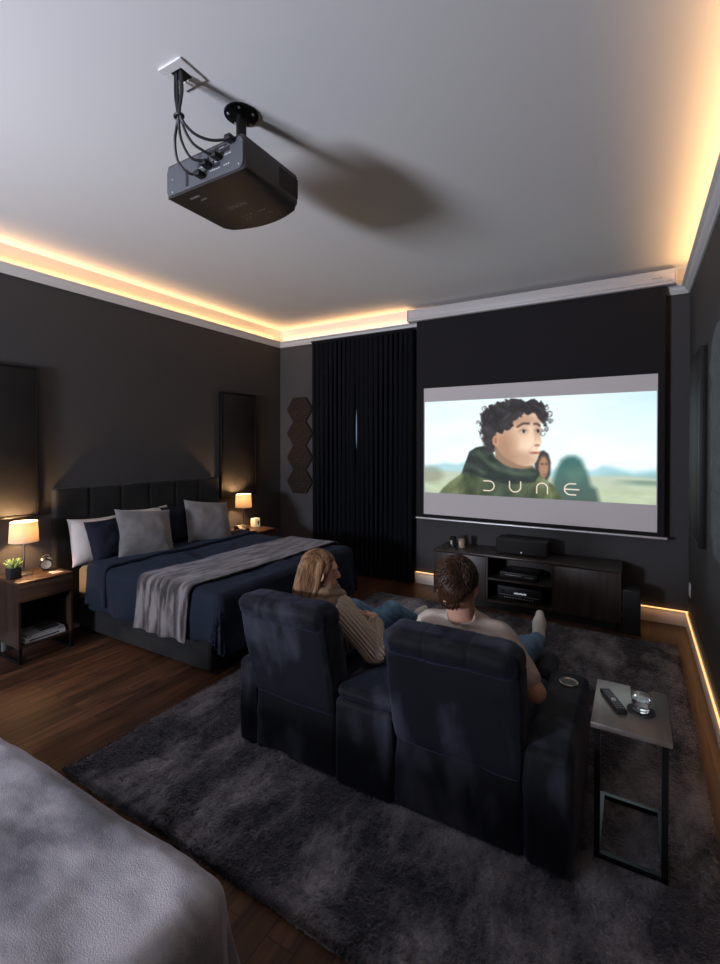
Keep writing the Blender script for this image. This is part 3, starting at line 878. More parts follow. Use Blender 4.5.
def drape(name, label, cat, m, args, thick=0.012, group=None, parent=None, subd=False, **kw):
    P, F = drape_pts(*args, **kw)
    used = np.unique(F); mp = np.zeros(P.shape[0] * P.shape[1], int); mp[used] = np.arange(len(used)); P = P.reshape(-1, 3)[used]; F = mp[F]
    if parent is None:
        o = np_mesh(name, P, F, m, None, (float((args[0] + args[1]) / 2), float((args[2] + args[3]) / 2), float(args[4])))
        tag(o, label, cat, group)
    else:
        o = np_mesh(name, P, F, m, parent)
    if thick:
        md = o.modifiers.new('thickness', 'SOLIDIFY'); md.thickness = thick; md.offset = -1
    return o


# ------------------------------------------------------------------ double bed
BX_H, BX_F, BY0, BY1 = -4.50, -2.74, 2.46, 4.20
bed = thing('double_bed', 'dark upholstered double bed with channelled headboard against the left wall', 'bed', (-3.6, 3.3, 0))
MB().softbox(BX_H, BX_F, BY0 - 0.03, BY1, 0.035, 0.34, 0.025, 8, bulge=0.004).build('bed_base', M_bedvelvet, bed)
for (lx, ly) in ((BX_H + 0.12, BY0 + 0.12), (BX_F - 0.12, BY0 + 0.12), (BX_H + 0.12, BY1 - 0.12), (BX_F - 0.12, BY1 - 0.12)):
    MB().lathe((lx, ly, 0), [(0, 0), (0.025, 0), (0.028, 0.05), (0, 0.05)], 16).build('leg', M_blackplastic, bed)
seams = [2.541, 2.862, 3.185, 3.515, 3.84]
def channel(p):
    if p.x > -4.55:
        g = sum(math.exp(-((p.y - q) / 0.012) ** 2) for q in seams)
        p = Vector((p.x - 0.008 * g, p.y, p.z))
    return p
hb = MB().softbox(-4.598, -4.505, 2.235, 4.165, 0.10, 1.345, 0.022, 150, bulge=0.0, fn=channel)
hb.build('headboard', M_bedvelvet, bed)
MB().softbox(BX_H + 0.002, BX_F + 0.01, BY0 - 0.045, BY1 - 0.02, 0.335, 0.615, 0.05, 10, bulge=0.006).build('mattress', M_sheet, bed)

duvet = drape('duvet', 'navy blue duvet spread over the double bed', 'duvet', M_duvet, (-4.20, -2.57, 2.365, 4.26, 0.672, 0.07, (0, 0.44, 0.36, 0.36), 0.014), thick=0.02,
              amp=0.026, freq=14, wr=0.022, wf=2.4, floor=0.05, seed=3, flare=0.05)
drape('turned_edge', None, None, M_duvet, (-4.22, -3.95, 2.35, 4.27, 0.700, 0.07, (0, 0, 0.34, 0.34), 0.014), thick=0.03, parent=duvet, amp=0.014, freq=15, wr=0.014, wf=2.4, floor=0.05, seed=3, flare=0.05)
throw = drape('throw_blanket', 'grey plush throw laid across the foot of the double bed', 'blanket', M_throw, (-3.46, -2.86, 2.33, 4.285, 0.700, 0.07, (0, 0, 0.40, 0.30), 0.011), thick=0.012,
              amp=0.016, freq=30, wr=0.012, wf=3.0, floor=0.05, seed=23, flare=0.06, skew=0.03)


def pillow(label, m, c, w, h, th, lean, yaw=0.0, roll=0.0, seed=0, group=None):
    n = 34
    a = np.linspace(-1, 1, n); U, V = np.meshgrid(a, a, indexing='ij')
    pin = 0.085
    x = U * w / 2 * (1 - pin * (1 - np.abs(V) ** 2) * np.abs(U) ** 3); y = V * h / 2 * (1 - pin * (1 - np.abs(U) ** 2) * np.abs(V) ** 3)
    prof = ((1 - np.abs(U) ** 2.6) * (1 - np.abs(V) ** 2.6)).clip(0, 1) ** 0.48
    nz = fbm(U * 2.2 + seed, V * 2.2, 4, seed) * 0.10
    t1 = th / 2 * prof * (1 + nz * 2) + 0.002
    t2 = -th / 2 * prof * (1 - nz) - 0.002
    A = np.stack([x, y, t1], -1).reshape(-1, 3); B = np.stack([x, y, t2], -1).reshape(-1, 3)
    F = np.concatenate([grid_faces(n, n), grid_faces(n, n, True) + n * n])
    rim = [i * n for i in range(n)] + [(n - 1) * n + j for j in range(1, n)] + [i * n + n - 1 for i in range(n - 2, -1, -1)] + [j for j in range(n - 2, 0, -1)]
    K = len(rim)
    F2 = np.array([[rim[i], rim[(i + 1) % K], rim[(i + 1) % K] + n * n, rim[i] + n * n] for i in range(K)])
    P = np.concatenate([A, B])
    # local frame: width -> +y, height -> up and leaning back to -x, thickness -> +x
    M = Matrix.Translation(c) @ Matrix.Rotation(yaw, 4, 'Z') @ Matrix.Rotation(-lean, 4, 'Y') @ Matrix.Rotation(roll, 4, 'X')
    base = Matrix(((0, 0, 1, 0), (1, 0, 0, 0), (0, 1, 0, 0), (0, 0, 0, 1)))
    Mx = np.array(M @ base)
    P = P @ Mx[:3, :3].T + Mx[:3, 3]
    o = np_mesh('pillow', P, np.concatenate([F, F2[:, ::-1]]), m, None, c)
    return tag(o, label, 'pillow', group)


ZM = 0.70
pillow('white pillow at the left of the bed against the headboard', M_pillow_w, (-4.385, 2.54, ZM + 0.15), 0.50, 0.44, 0.19, R(16), roll=R(-2), seed=1)
pillow('navy pillow leaning on the leftmost white pillow', M_pillow_n, (-4.275, 2.62, ZM + 0.160), 0.46, 0.40, 0.19, R(20), yaw=R(4), roll=R(2), seed=2)
pillow('white pillow behind the left grey velvet cushion', M_pillow_w, (-4.385, 3.10, ZM + 0.175), 0.50, 0.44, 0.19, R(16), seed=3)
pillow('grey velvet cushion left of the bed centre', M_pillow_g, (-4.16, 2.89, ZM + 0.180), 0.56, 0.48, 0.19, R(24), yaw=R(-6), roll=R(-7), seed=4)
pillow('navy pillow between the two grey velvet cushions', M_pillow_n, (-4.36, 3.44, ZM + 0.175), 0.52, 0.43, 0.19, R(18), seed=5)
pillow('grey velvet cushion right of the bed centre, nearest the far lamp', M_pillow_g, (-4.17, 3.69, ZM + 0.175), 0.56, 0.49, 0.19, R(24), yaw=R(-6), roll=R(-9), seed=6)


# ------------------------------------------------------------------ nightstands, lamps and small things
def nightstand(label, x0, x1, y0, y1):
    n = thing('nightstand', label, 'nightstand', ((x0 + x1) / 2, (y0 + y1) / 2, 0), 'walnut nightstands beside the bed')
    t = 0.018; zb, zd, zt = 0.125, 0.49, 0.65
    MB().box(x0, x1, y0, y1, zt - t, zt, 0.0015).build('top', M_walnut, n)
    mb = MB().box(x0, x1 - 0.004, y0, y0 + t, zb, zt - t).box(x0, x1 - 0.004, y1 - t, y1, zb, zt - t)
    mb.box(x0, x1 - 0.004, y0 + t, y1 - t, zb, zb + t).box(x0, x0 + 0.01, y0 + t, y1 - t, zb + t, zt - t).box(x0 + 0.01, x1 - 0.03, y0 + t, y1 - t, zd - 0.012, zd)
    mb.build('carcass', M_walnut_z, n)
    MB().box(x1 - 0.022, x1, y0 + 0.003, y1 - 0.003, zd, zt - t - 0.003, 0.001).build('drawer', M_walnut, n)
    for yy in (y0 + 0.002, y1 - 0.024):
        f = MB().box(x0 + 0.01, x1 - 0.002, yy, yy + 0.022, 0.0, 0.022).box(x0 + 0.01, x0 + 0.032, yy, yy + 0.022, 0.022, zb).box(x1 - 0.024, x1 - 0.002, yy, yy + 0.022, 0.022, zb)
        f.build('sled_leg', M_blackmetal, n)
    return n


nightstand('walnut nightstand at the left picture edge holding a succulent and lamp', -4.585, -4.19, 1.80, 2.215)
nightstand('walnut nightstand on the far side of the bed under the second lamp', -4.585, -4.05, 4.27, 4.74)

M_shade = bpy.data.materials.new('linen_shade')
_N, _L = nodes_of(M_shade)
_p = _N['Principled BSDF']; _p.inputs['Base Color'].default_value = (0.62, 0.50, 0.36, 1); _p.inputs['Roughness'].default_value = 0.9
_tr = _N.new('ShaderNodeBsdfTranslucent'); _tr.inputs[0].default_value = (0.80, 0.56, 0.32, 1)
_mx = _N.new('ShaderNodeMixShader'); _mx.inputs[0].default_value = 0.027
_wv = _N.new('ShaderNodeTexNoise'); _wv.inputs['Scale'].default_value = 180
_b = _N.new('ShaderNodeBump'); _b.inputs['Strength'].default_value = 0.2; _b.inputs['Distance'].default_value = 0.002
_L.new(_wv.outputs['Fac'], _b.inputs['Height']); _L.new(_b.outputs[0], _p.inputs['Normal'])
_L.new(_p.outputs[0], _mx.inputs[1]); _L.new(_tr.outputs[0], _mx.inputs[2]); _L.new(_mx.outputs[0], _N['Material Output'].inputs[0])
M_bulb = mat('bulb_glow', (1, 0.9, 0.7), emit=(1.0, 0.60, 0.28), estr=560.0)


def lamp(label, x, y, z, power):
    l = thing('table_lamp', label, 'lamp', (x, y, z), 'bedside lamps with fabric shades')
    MB().lathe((x, y, z), [(0, 0), (0.062, 0), (0.066, 0.004), (0.064, 0.010), (0.020, 0.016), (0.010, 0.022), (0, 0.022)], 40).build('base', M_steel, l)
    MB().lathe((x, y, z), [(0, 0.018), (0.0085, 0.018), (0.0085, 0.34), (0, 0.34)], 20).build('pole', M_steel, l)
    sh = MB()
    n = 48; v = []; f = []
    prof = [(0.107, 0.278), (0.105, 0.31), (0.101, 0.40), (0.098, 0.448)]
    for r, zz in prof:
        for k in range(n):
            a = 2 * PI * k / n; v.append((x + r * math.cos(a), y + r * math.sin(a), z + zz))
    for i in range(3):
        for k in range(n):
            k2 = (k + 1) % n; f.append((i * n + k, i * n + k2, (i + 1) * n + k2, (i + 1) * n + k))
    shade = MB().add(v[:4 * n], f, True).build('lamp_shade', M_shade, l)
    for r, zz in ((0.107, 0.279), (0.098, 0.447)):
        MB().tube([(x + r * math.cos(2 * PI * k / 40), y + r * math.sin(2 * PI * k / 40), z + zz) for k in range(40)], 0.0022, 6, closed=True).build('shade_trim', M_shade, shade)
    MB().tube([(x - 0.098, y, z + 0.44), (x + 0.098, y, z + 0.44)], 0.0018, 6).tube([(x, y - 0.098, z + 0.44), (x, y + 0.098, z + 0.44)], 0.0018, 6).build('shade_spider', M_steel, shade)
    MB().lathe((x, y, z), [(0, 0.335), (0.012, 0.335), (0.014, 0.35), (0.030, 0.375), (0.030, 0.395), (0.018, 0.415), (0, 0.42)], 20).build('bulb', M_bulb, l)


lamp('lit bedside lamp on the near nightstand behind the succulent', -4.45, 1.955, 0.65, 7.5)
lamp('lit bedside lamp on the far nightstand beside the white photo cube', -4.42, 4.495, 0.65, 7.5)

sp = thing('potted_succulent', 'small green succulent in a black square pot on the near nightstand', 'plant', (-4.40, 1.855, 0.65))
MB().box(-4.443, -4.357, 1.812, 1.898, 0.65, 0.735, 0.006).build('pot', mat('pot_black', (0.015, 0.015, 0.017), rough=0.6), sp)
M_leaf = mat('succulent_leaf', (0.22, 0.34, 0.09), rough=0.5, noise_col=(0.50, 0.60, 0.25), nscale=30)
lf = MB()
for ring, (cnt, tilt, ln) in enumerate([(9, 62, 0.075), (8, 40, 0.08), (6, 18, 0.075)]):
    for k in range(cnt):
        a = 2 * PI * k / cnt + ring * 0.4
        pts = []; rad = []
        for i in range(7):
            t = i / 6
            rr = ln * t * math.sin(R(tilt)) + 0.004
            zz = 0.733 + ln * (t * math.cos(R(tilt)) + 0.25 * t * t * math.sin(R(tilt)))
            pts.append((-4.40 + rr * math.cos(a), 1.855 + rr * math.sin(a), zz)); rad.append(0.0105 * math.sin(PI * min(0.97, 0.25 + 0.72 * t)) + 0.0006)
        lf.tube(pts, rad, 8)
lf.build('leaves', M_leaf, sp)

ck = thing('alarm_clock', 'small round twin-bell alarm clock on the near nightstand', 'clock', (-4.43, 2.115, 0.65))
def disc(c, r, y0, y1, seg=32): # axis toward +x
    return [Matrix.Translation(c) @ Matrix.Rotation(R(90), 4, 'Y'), [(0, y0), (r, y0), (r, y1), (0, y1)], seg]
cc = (-4.43, 2.115, 0.705)
Mck = Matrix.Translation(cc) @ Matrix.Rotation(R(-25), 4, 'Z') @ Matrix.Rotation(R(90), 4, 'Y')
MB().lathe((0, 0, 0), [(0, -0.022), (0.040, -0.022), (0.046, -0.012), (0.046, 0.020), (0.040, 0.022), (0.040, 0.016), (0, 0.016)], 36, Mck).build('case', M_blackmetal, ck)
face = MB().lathe((0, 0, 0), [(0, 0.0165), (0.039, 0.0165), (0.039, 0.0175), (0, 0.0175)], 36, Mck).build('dial', mat('dial_white', (0.7, 0.68, 0.62), rough=0.5), ck)
hd = MB().box(-0.001, 0.001, -0.001, 0.026, 0.018, 0.019, M=Mck).box(-0.018, 0.001, -0.001, 0.001, 0.018, 0.019, M=Mck)
hd.build('hand', M_blackplastic, face)
for sy in (-1, 1):
    MB().lathe((0, 0, 0), [(0, 0.0), (0.014, 0.002), (0.022, 0.010), (0.023, 0.016), (0, 0.014)][::-1], 24,
               Matrix.Translation((cc[0], cc[1] + sy * 0.028, cc[2] + 0.040)) @ Matrix.Rotation(R(-sy * 32), 4, 'X') @ Matrix.Scale(-1, 4, (0, 0, 1)) @ Matrix.Translation((0, 0, -0.016))).build('bell', M_steel, ck)
    MB().tube([(cc[0], cc[1] + sy * 0.022, 0.672), (cc[0], cc[1] + sy * 0.034, 0.651)], 0.004, 8).build('foot', M_steel, ck)
MB().tube([(cc[0], cc[1] + 0.03 * math.cos(R(a)), cc[2] + 0.062 + 0.018 * math.sin(R(a))) for a in range(0, 181, 20)], 0.0025, 8).build('handle', M_steel, ck)
tag(MB().box(-4.33, -4.24, 2.085, 2.165, 0.65, 0.656, 0.003).build('coaster', mat('coaster_pale', (0.55, 0.42, 0.33), rough=0.7), None, (-4.285, 2.125, 0.65)),
    'pale square coaster on the near nightstand in front of the alarm clock', 'coaster')

M_paper = mat('book_pages', (0.62, 0.60, 0.56), rough=0.9)
def book(label, x0, x1, y0, y1, z0, h, cov, band=None):
    b = thing('book', label, 'book', ((x0 + x1) / 2, (y0 + y1) / 2, z0), 'books on the shelf of the near nightstand')
    MB().box(x0 + 0.004, x1 - 0.004, y0 + 0.003, y1 - 0.004, z0 + 0.003, z0 + h - 0.003).build('pages', M_paper, b)
    MB().box(x0, x1, y0, y1, z0, z0 + 0.0035).box(x0, x1, y0, y1, z0 + h - 0.0035, z0 + h).box(x1 - 0.0035, x1, y0, y1, z0 + 0.0035, z0 + h - 0.0035).build('cover', cov, b)
    if band:
        MB().box(x1, x1 + 0.0006, y0 + 0.03, y1 - 0.05, z0 + h * 0.35, z0 + h * 0.65).build('spine_print', band, b)
M_bkw = mat('cover_white', (0.55, 0.55, 0.55), rough=0.6); M_bkg = mat('cover_grey', (0.22, 0.22, 0.23), rough=0.6)
book('large white book at the bottom of the stack in the near nightstand', -4.45, -4.22, 1.86, 2.165, 0.143, 0.034, M_bkw, M_blackplastic)
book('grey book in the middle of the stack in the near nightstand', -4.44, -4.225, 1.875, 2.16, 0.177, 0.022, M_bkg, M_bkw)
book('small black book on top of the stack in the near nightstand', -4.42, -4.25, 1.99, 2.13, 0.199, 0.018, mat('cover_black', (0.03, 0.03, 0.03), rough=0.5))

pc = thing('photo_cube', 'small lit white cube with a dark print on the far nightstand', 'ornament', (-4.37, 4.66, 0.65))
MB().box(-4.42, -4.335, 4.62, 4.715, 0.65, 0.765, 0.008, 3).build('block', mat('cube_white_glow', (0.75, 0.62, 0.48), rough=0.6, emit=(1.0, 0.7, 0.4), estr=0.35), pc)  # faint warm glow put into the block's own material
MB().box(-4.3352, -4.3335, 4.665, 4.695, 0.68, 0.73, 0.0).build('print', mat('print_brown', (0.10, 0.07, 0.045), rough=0.8), pc)
dk = thing('clock_radio', 'low black wedge clock radio on the far nightstand left of the lamp', 'clock radio', (-4.30, 4.36, 0.65))
MB().prism([(-4.38, 0.65), (-4.24, 0.65), (-4.25, 0.675), (-4.33, 0.715), (-4.38, 0.715)], 'y', 4.285, 4.425, 0.006).build('housing', M_blackplastic, dk)
MB().box(-4.375, -4.335, 4.29, 4.42, 0.7155, 0.7175).build('top_plate', mat('radio_top', (0.35, 0.35, 0.36), rough=0.35), dk)

# ------------------------------------------------------------------ ceiling projector
M_pbody = mat('projector_black', (0.020, 0.017, 0.016), rough=0.42, bump=0.1, bscale=300, bdist=0.001)
M_prear = mat('projector_rear_grey', (0.065, 0.070, 0.082), rough=0.5)
PX0, PX1, PY0, PY1, PZ0, PZ1 = -2.15, -1.585, 1.625, 2.05, 3.045, 3.215
pj = thing('ceiling_projector', 'black projector hanging upside down from a pole mount on the ceiling', 'projector', ((PX0 + PX1) / 2, 1.78, 3.45))
def pj_body():
    bm = bmesh.new()
    plan = [(PX0, PY0), (PX1, PY0), (PX1, PY1 - 0.02)]
    n = 12
    for i in range(1, n):
        t = i / n
        plan.append((PX1 + (PX0 - PX1) * t, PY1 - 0.02 + 0.075 * math.sin(PI * t) ** 0.8))
    plan.append((PX0, PY1 - 0.02))
    A = [bm.verts.new((x, y, PZ0)) for x, y in plan]; B = [bm.verts.new((x, y, PZ1)) for x, y in plan]
    bm.faces.new(A[::-1]); bm.faces.new(B)
    m = len(plan)
    for i in range(m): bm.faces.new((A[i], A[(i + 1) % m], B[(i + 1) % m], B[i]))
    bmesh.ops.bevel(bm, geom=[e for e in bm.edges if not (abs(e.verts[0].co.y - PY0) < 1e-5 and abs(e.verts[1].co.y - PY0) < 1e-5 and abs(e.verts[0].co.x - e.verts[1].co.x) > 0.1)],
                    offset=0.028, segments=4, affect='EDGES', profile=0.5, clamp_overlap=True)
    return bm
MB().addbm(pj_body(), True).build('housing', M_pbody, pj)
rp = [(PX0 + 0.016 + 0.018 * (1 - math.cos(a)), 0) for a in [0]]
def round_rect(x0, x1, z0, z1, r, n=6):
    P = []
    for cx, cz, a0 in ((x1 - r, z1 - r, 0), (x0 + r, z1 - r, 90), (x0 + r, z0 + r, 180), (x1 - r, z0 + r, 270)):
        for i in range(n + 1):
            a = R(a0 + 90 * i / n); P.append((cx + r * math.cos(a), cz + r * math.sin(a)))
    return P
rear = MB().prism(round_rect(PX0 + 0.012, PX1 - 0.010, PZ0 + 0.010, PZ1 - 0.010, 0.030), 'y', PY0 - 0.004, PY0 + 0.004).build('connector_panel', M_prear, pj)
M_port = mat('port_black', (0.006, 0.006, 0.007), rough=0.5)
M_print = mat('pale_print', (0.42, 0.42, 0.44), rough=0.6)
MB().box(PX0 + 0.16, PX0 + 0.178, PY0 - 0.006, PY0 - 0.003, PZ0 + 0.025, PZ0 + 0.105).build('power_socket', M_port, rear)
for i, (a, w_, z0_, h_) in enumerate([(0.30, 0.045, 0.060, 0.016), (0.36, 0.045, 0.060, 0.016), (0.26, 0.03, 0.100, 0.018), (0.31, 0.02, 0.110, 0.012), (0.41, 0.06, 0.115, 0.02), (0.33, 0.12, 0.143, 0.008)]):
    MB().box(PX0 + a, PX0 + a + w_, PY0 - 0.006, PY0 - 0.003, PZ0 + z0_, PZ0 + z0_ + h_).build('port', M_port, rear)
mb = MB()
for a, z, n_, w_ in [(0.245, 0.085, 4, 0.010), (0.255, 0.122, 2, 0.008), (0.335, 0.096, 7, 0.006), (0.335, 0.084, 9, 0.006), (0.335, 0.048, 5, 0.010), (0.43, 0.098, 6, 0.006), (0.43, 0.050, 3, 0.010), (0.40, 0.140, 3, 0.008)]:
    for i in range(n_):
        mb.box(PX0 + a + i * w_ * 1.45, PX0 + a + i * w_ * 1.45 + w_, PY0 - 0.0052, PY0 - 0.0038, PZ0 + z, PZ0 + z + (0.006 if i % 3 else 0.0045))
    mb.build('panel_print', M_print, rear)
    mb = MB()
for a, z in [(0.055, 0.025), (0.055, 0.09), (0.53, 0.03)]:
    MB().lathe((0, 0, 0), [(0, 0), (0.0045, 0), (0.0045, 0.002), (0, 0.002)], 12, Matrix.Translation((PX0 + a, PY0 - 0.0035, PZ0 + z)) @ Matrix.Rotation(R(90), 4, 'X')).build('screw', M_silver, rear)
# underside print and vent
und = MB()
for i in range(6): und.box(PX0 + 0.12 + i * 0.012, PX0 + 0.130 + i * 0.012, PY0 + 0.052, PY0 + 0.064, PZ0 - 0.0012, PZ0)
und.build('underside_label', mat('dim_print', (0.20, 0.18, 0.165), rough=0.6), pj)
und = MB()
for i in range(4): und.box(PX0 + 0.16 + i * 0.011, PX0 + 0.168 + i * 0.011, PY0 + 0.09, PY0 + 0.097, PZ0 - 0.0012, PZ0)
und.build('underside_label', MATS['dim_print'], pj)
text_mesh('underside_logo', 'EPSON', 0.045, Matrix.Translation((-1.87, PY0 + 0.235, PZ0 - 0.0004)) @ Matrix.Rotation(R(180), 4, 'X') @ Matrix.Rotation(R(180), 4, 'Z') @ Matrix.Rotation(R(180), 4, 'Z'), mat('logo_print', (0.12, 0.11, 0.10), rough=0.5), pj)
for i, (a, b) in enumerate([(-0.06, 0.33), (-0.03, 0.33), (0.0, 0.33), (-0.06, 0.36), (-0.03, 0.36), (0.06, 0.33), (0.08, 0.33), (0.10, 0.33), (0.10, 0.37), (0.12, 0.37)]):
    MB().box(-1.87 + a, -1.862 + a, PY0 + b, PY0 + b + 0.006, PZ0 - 0.0012, PZ0).build('key_mark', MATS['dim_print'], pj)
MB().box(PX0 + 0.02, PX1 - 0.02, PY0 + 0.17, PY0 + 0.172, PZ0 - 0.0006, PZ0 + 0.001).build('cover_seam', M_port, pj)
vt = MB()
for i in range(11): vt.box(PX1 - 0.001, PX1 + 0.0025, PY1 - 0.175 + i * 0.014, PY1 - 0.168 + i * 0.014, PZ0 + 0.035, PZ1 - 0.035)
vt.build('side_vent', M_port, pj)
MB().lathe((0, 0, 0), [(0, 0), (0.055, 0), (0.060, 0.006), (0.060, 0.016), (0.047, 0.016), (0.045, 0.006), (0, 0.010)], 36,
           Matrix.Translation((-1.80, PY1 + 0.032, 3.13)) @ Matrix.Rotation(R(-90), 4, 'X')).build('lens', mat('lens_glass', (0.01, 0.012, 0.02), rough=0.05, coat=1.0), pj)
for fx, fy in ((-2.08, 1.70), (-1.655, 1.70), (-1.66, 1.985), (-2.08, 1.985)):
    MB().lathe((fx, fy, PZ1 - 0.002), [(0, 0), (0.018, 0), (0.018, 0.012), (0.012, 0.016), (0, 0.016)], 20).build('foot', M_blackplastic, pj)
MX, MY = -1.755, 1.775
MB().lathe((MX, MY, 0), [(0, PZ1 + 0.02), (0.026, PZ1 + 0.02), (0.026, 3.44), (0, 3.44)], 28).build('mount_pole', M_blackmetal, pj)
MB().lathe((MX, MY, 0), [(0, 3.432), (0.045, 3.432), (0.086, 3.441), (0.086, 3.4495), (0, 3.4495)], 44).build('ceiling_flange', M_blackmetal, pj)
for k in range(5):
    a = 2 * PI * k / 5 + 0.3
    MB().lathe((MX + 0.066 * math.cos(a), MY + 0.066 * math.sin(a), 3.431), [(0, 0), (0.006, 0), (0.006, 0.008), (0, 0.008)], 12).build('screw', M_silver, pj)
MB().box(MX - 0.055, MX + 0.055, MY - 0.045, MY + 0.045, PZ1 - 0.001, PZ1 + 0.022, 0.004).build('mount_bracket', M_blackmetal, pj)
for k, (ex, ey) in enumerate(((-2.02, 1.72), (-1.66, 1.72), (-1.68, 1.97))):
    MB().tube([(MX, MY, PZ1 + 0.012), (ex, ey, PZ1 + 0.006)], 0.008, 8).build('bracket_arm', M_blackmetal, pj)

pl = thing('ceiling_cable_plate', 'white square cable outlet plate on the ceiling above the projector cables', 'cable outlet', (-1.80, 1.44, ZC))
Mpl = Matrix.Translation((-1.80, 1.447, ZC)) @ Matrix.Rotation(R(1), 4, 'Z')
ring_ = MB()
for (a0, a1, b0, b1) in ((-0.073, 0.073, -0.073, -0.034), (-0.073, 0.073, 0.034, 0.073), (-0.073, -0.034, -0.034, 0.034), (0.034, 0.073, -0.034, 0.034)):
    ring_.box(a0, a1, b0, b1, -0.009, -0.0005, 0.0012, 1, M=Mpl)
ring_.build('cover_plate', mat('plate_white', (0.72, 0.71, 0.70), rough=0.4), pl)
MB().box(-0.034, 0.034, -0.034, 0.034, -0.004, -0.0006, M=Mpl).build('opening', M_port, pl)


def catmull(P, n=10):
    P = [Vector(p) for p in P]
    P = [P[0] * 2 - P[1]] + P + [P[-1] * 2 - P[-2]]
    out = []
    for i in range(1, len(P) - 2):
        for k in range(n):
            t = k / n
            a, b, c, d = P[i - 1:i + 3]
            out.append(0.5 * ((2 * b) + (c - a) * t + (2 * a - 5 * b + 4 * c - d) * t * t + (3 * b - 3 * c + d - a) * t ** 3))
    out.append(P[-2])
    return out


M_cable = mat('cable_rubber', (0.010, 0.010, 0.012), rough=0.45)
cabs = [
    ('leftmost black projector cable, bowing out widest to the left', [(-1.826, 1.43, 3.448), (-1.838, 1.44, 3.36), (-1.832, 1.447, 3.262), (-1.90, 1.485, 3.20), (-1.925, 1.52, 3.13), (-1.90, 1.56, 3.085), (-1.865, 1.60, 3.085)], (-1.862, 1.603, 3.085)),
    ('second black projector cable from the left, running steeply to the lower socket', [(-1.810, 1.425, 3.448), (-1.815, 1.435, 3.36), (-1.822, 1.443, 3.262), (-1.860, 1.49, 3.19), (-1.850, 1.54, 3.13), (-1.80, 1.585, 3.125)], (-1.815, 1.60, 3.12)),
    ('third black projector cable from the left, curving to the middle plug', [(-1.795, 1.43, 3.448), (-1.800, 1.44, 3.36), (-1.814, 1.446, 3.262), (-1.81, 1.50, 3.18), (-1.775, 1.55, 3.145), (-1.752, 1.60, 3.14)], (-1.748, 1.603, 3.14)),
    ('rightmost black projector cable, sweeping to the top edge of the projector', [(-1.780, 1.425, 3.448), (-1.788, 1.437, 3.36), (-1.806, 1.44, 3.262), (-1.785, 1.49, 3.205), (-1.735, 1.55, 3.185), (-1.665, 1.605, 3.195)], (-1.66, 1.61, 3.197)),
]
for lab, pts, pe in cabs:
    c = thing('projector_cable', lab, 'cable', pts[0], 'black cables plugged into the projector')
    MB().tube(catmull(pts, 10), 0.0065, 10).build('cord', M_cable, c)
    MB().box(pe[0] - 0.019, pe[0] + 0.019, pe[1] - 0.028, pe[1] + 0.018, pe[2] - 0.013, pe[2] + 0.013, 0.005).build('plug', M_blackplastic, c)
tag(MB().tube([(-1.819 + 0.022 * math.cos(a * PI / 8), 1.444 + 0.016 * math.sin(a * PI / 8), 3.262) for a in range(16)], 0.007, 8, closed=True)
    .build('cable_tie', M_cable, None, (-1.819, 1.444, 3.262)), 'black tie bundling the four projector cables', 'cable tie')

# ------------------------------------------------------------------ rug
RX0, RX1, RY0, RY1 = -2.62, 0.32, 1.325, 4.825
M_rug = mat('rug_pile', (0.038, 0.036, 0.040), rough=0.95, spec=0.1, sheen=0.2, sheen_col=(0.8, 0.8, 1), noise_col=(0.34, 0.325, 0.35), nrough=0.68, nscale=1.6, ndetail=13, nstretch=(1.5, 0.75, 1), nrange=(0.44, 0.66), bump=1.0, bscale=75, bdist=0.03)
def rug():
    res = 0.011
    S = np.arange(RX0, RX1 + res / 2, res); T = np.arange(RY0, RY1 + res / 2, res)
    s, t = np.meshgrid(S, T, indexing='ij')
    e = np.minimum(np.minimum(s - RX0, RX1 - s), np.minimum(t - RY0, RY1 - t))
    prof = np.clip(e / 0.03, 0, 1) ** 0.5
    h = 0.004 + prof * (0.022 + 0.006 * fbm(s * 9, t * 9, 3, 60) + 0.005 * (RNG.random(s.shape) - 0.5) + 0.012 * fbm(s * 45, t * 45, 2, 61))
    wob = 0.012 * fbm(s * 3, t * 3, 3, 62) * (1 - np.clip(e / 0.1, 0, 1))
    P = np.stack([s + wob + RNG.normal(0, 0.002, s.shape), t + wob + RNG.normal(0, 0.002, s.shape), h], -1).reshape(-1, 3)
    r = thing('rug', 'large dark grey shaggy rug under the recliner sofa', 'rug', (-1.15, 3.07, 0))
    np_mesh('rug_base', P, grid_faces(len(S), len(T)), M_rug, r, sm=True)
    # pile: individual tufts, thicker where the picture sees them close
    n = 230000
    y = RY0 + (RY1 - RY0) * RNG.random(n) ** 1.35
    x = RX0 + (RX1 - RX0) * RNG.random(n)
    L = 0.014 + 0.012 * RNG.random(n)
    # brushed direction varies over the rug
    an = 6.0 * fbm(x * 1.1, y * 1.1, 2, 70) + RNG.normal(0, 0.7, n)
    ln = 0.5 + 0.8 * RNG.random(n)
    ax, ay = np.cos(an), np.sin(an)
    wdt = 0.0016 + 0.0012 * RNG.random(n)
    z0 = 0.014
    b0 = np.stack([x - ay * wdt, y + ax * wdt, np.full(n, z0)], -1); b1 = np.stack([x + ay * wdt, y - ax * wdt, np.full(n, z0)], -1)
    tip = np.stack([x + ax * L * ln, y + ay * L * ln, z0 + L], -1)
    V = np.stack([b0, b1, tip], 1).reshape(-1, 3)
    F = np.arange(3 * n).reshape(-1, 3)
    o = np_mesh('pile', V, F, M_rug, r, sm=False)
    o['kind'] = 'stuff'
rug()

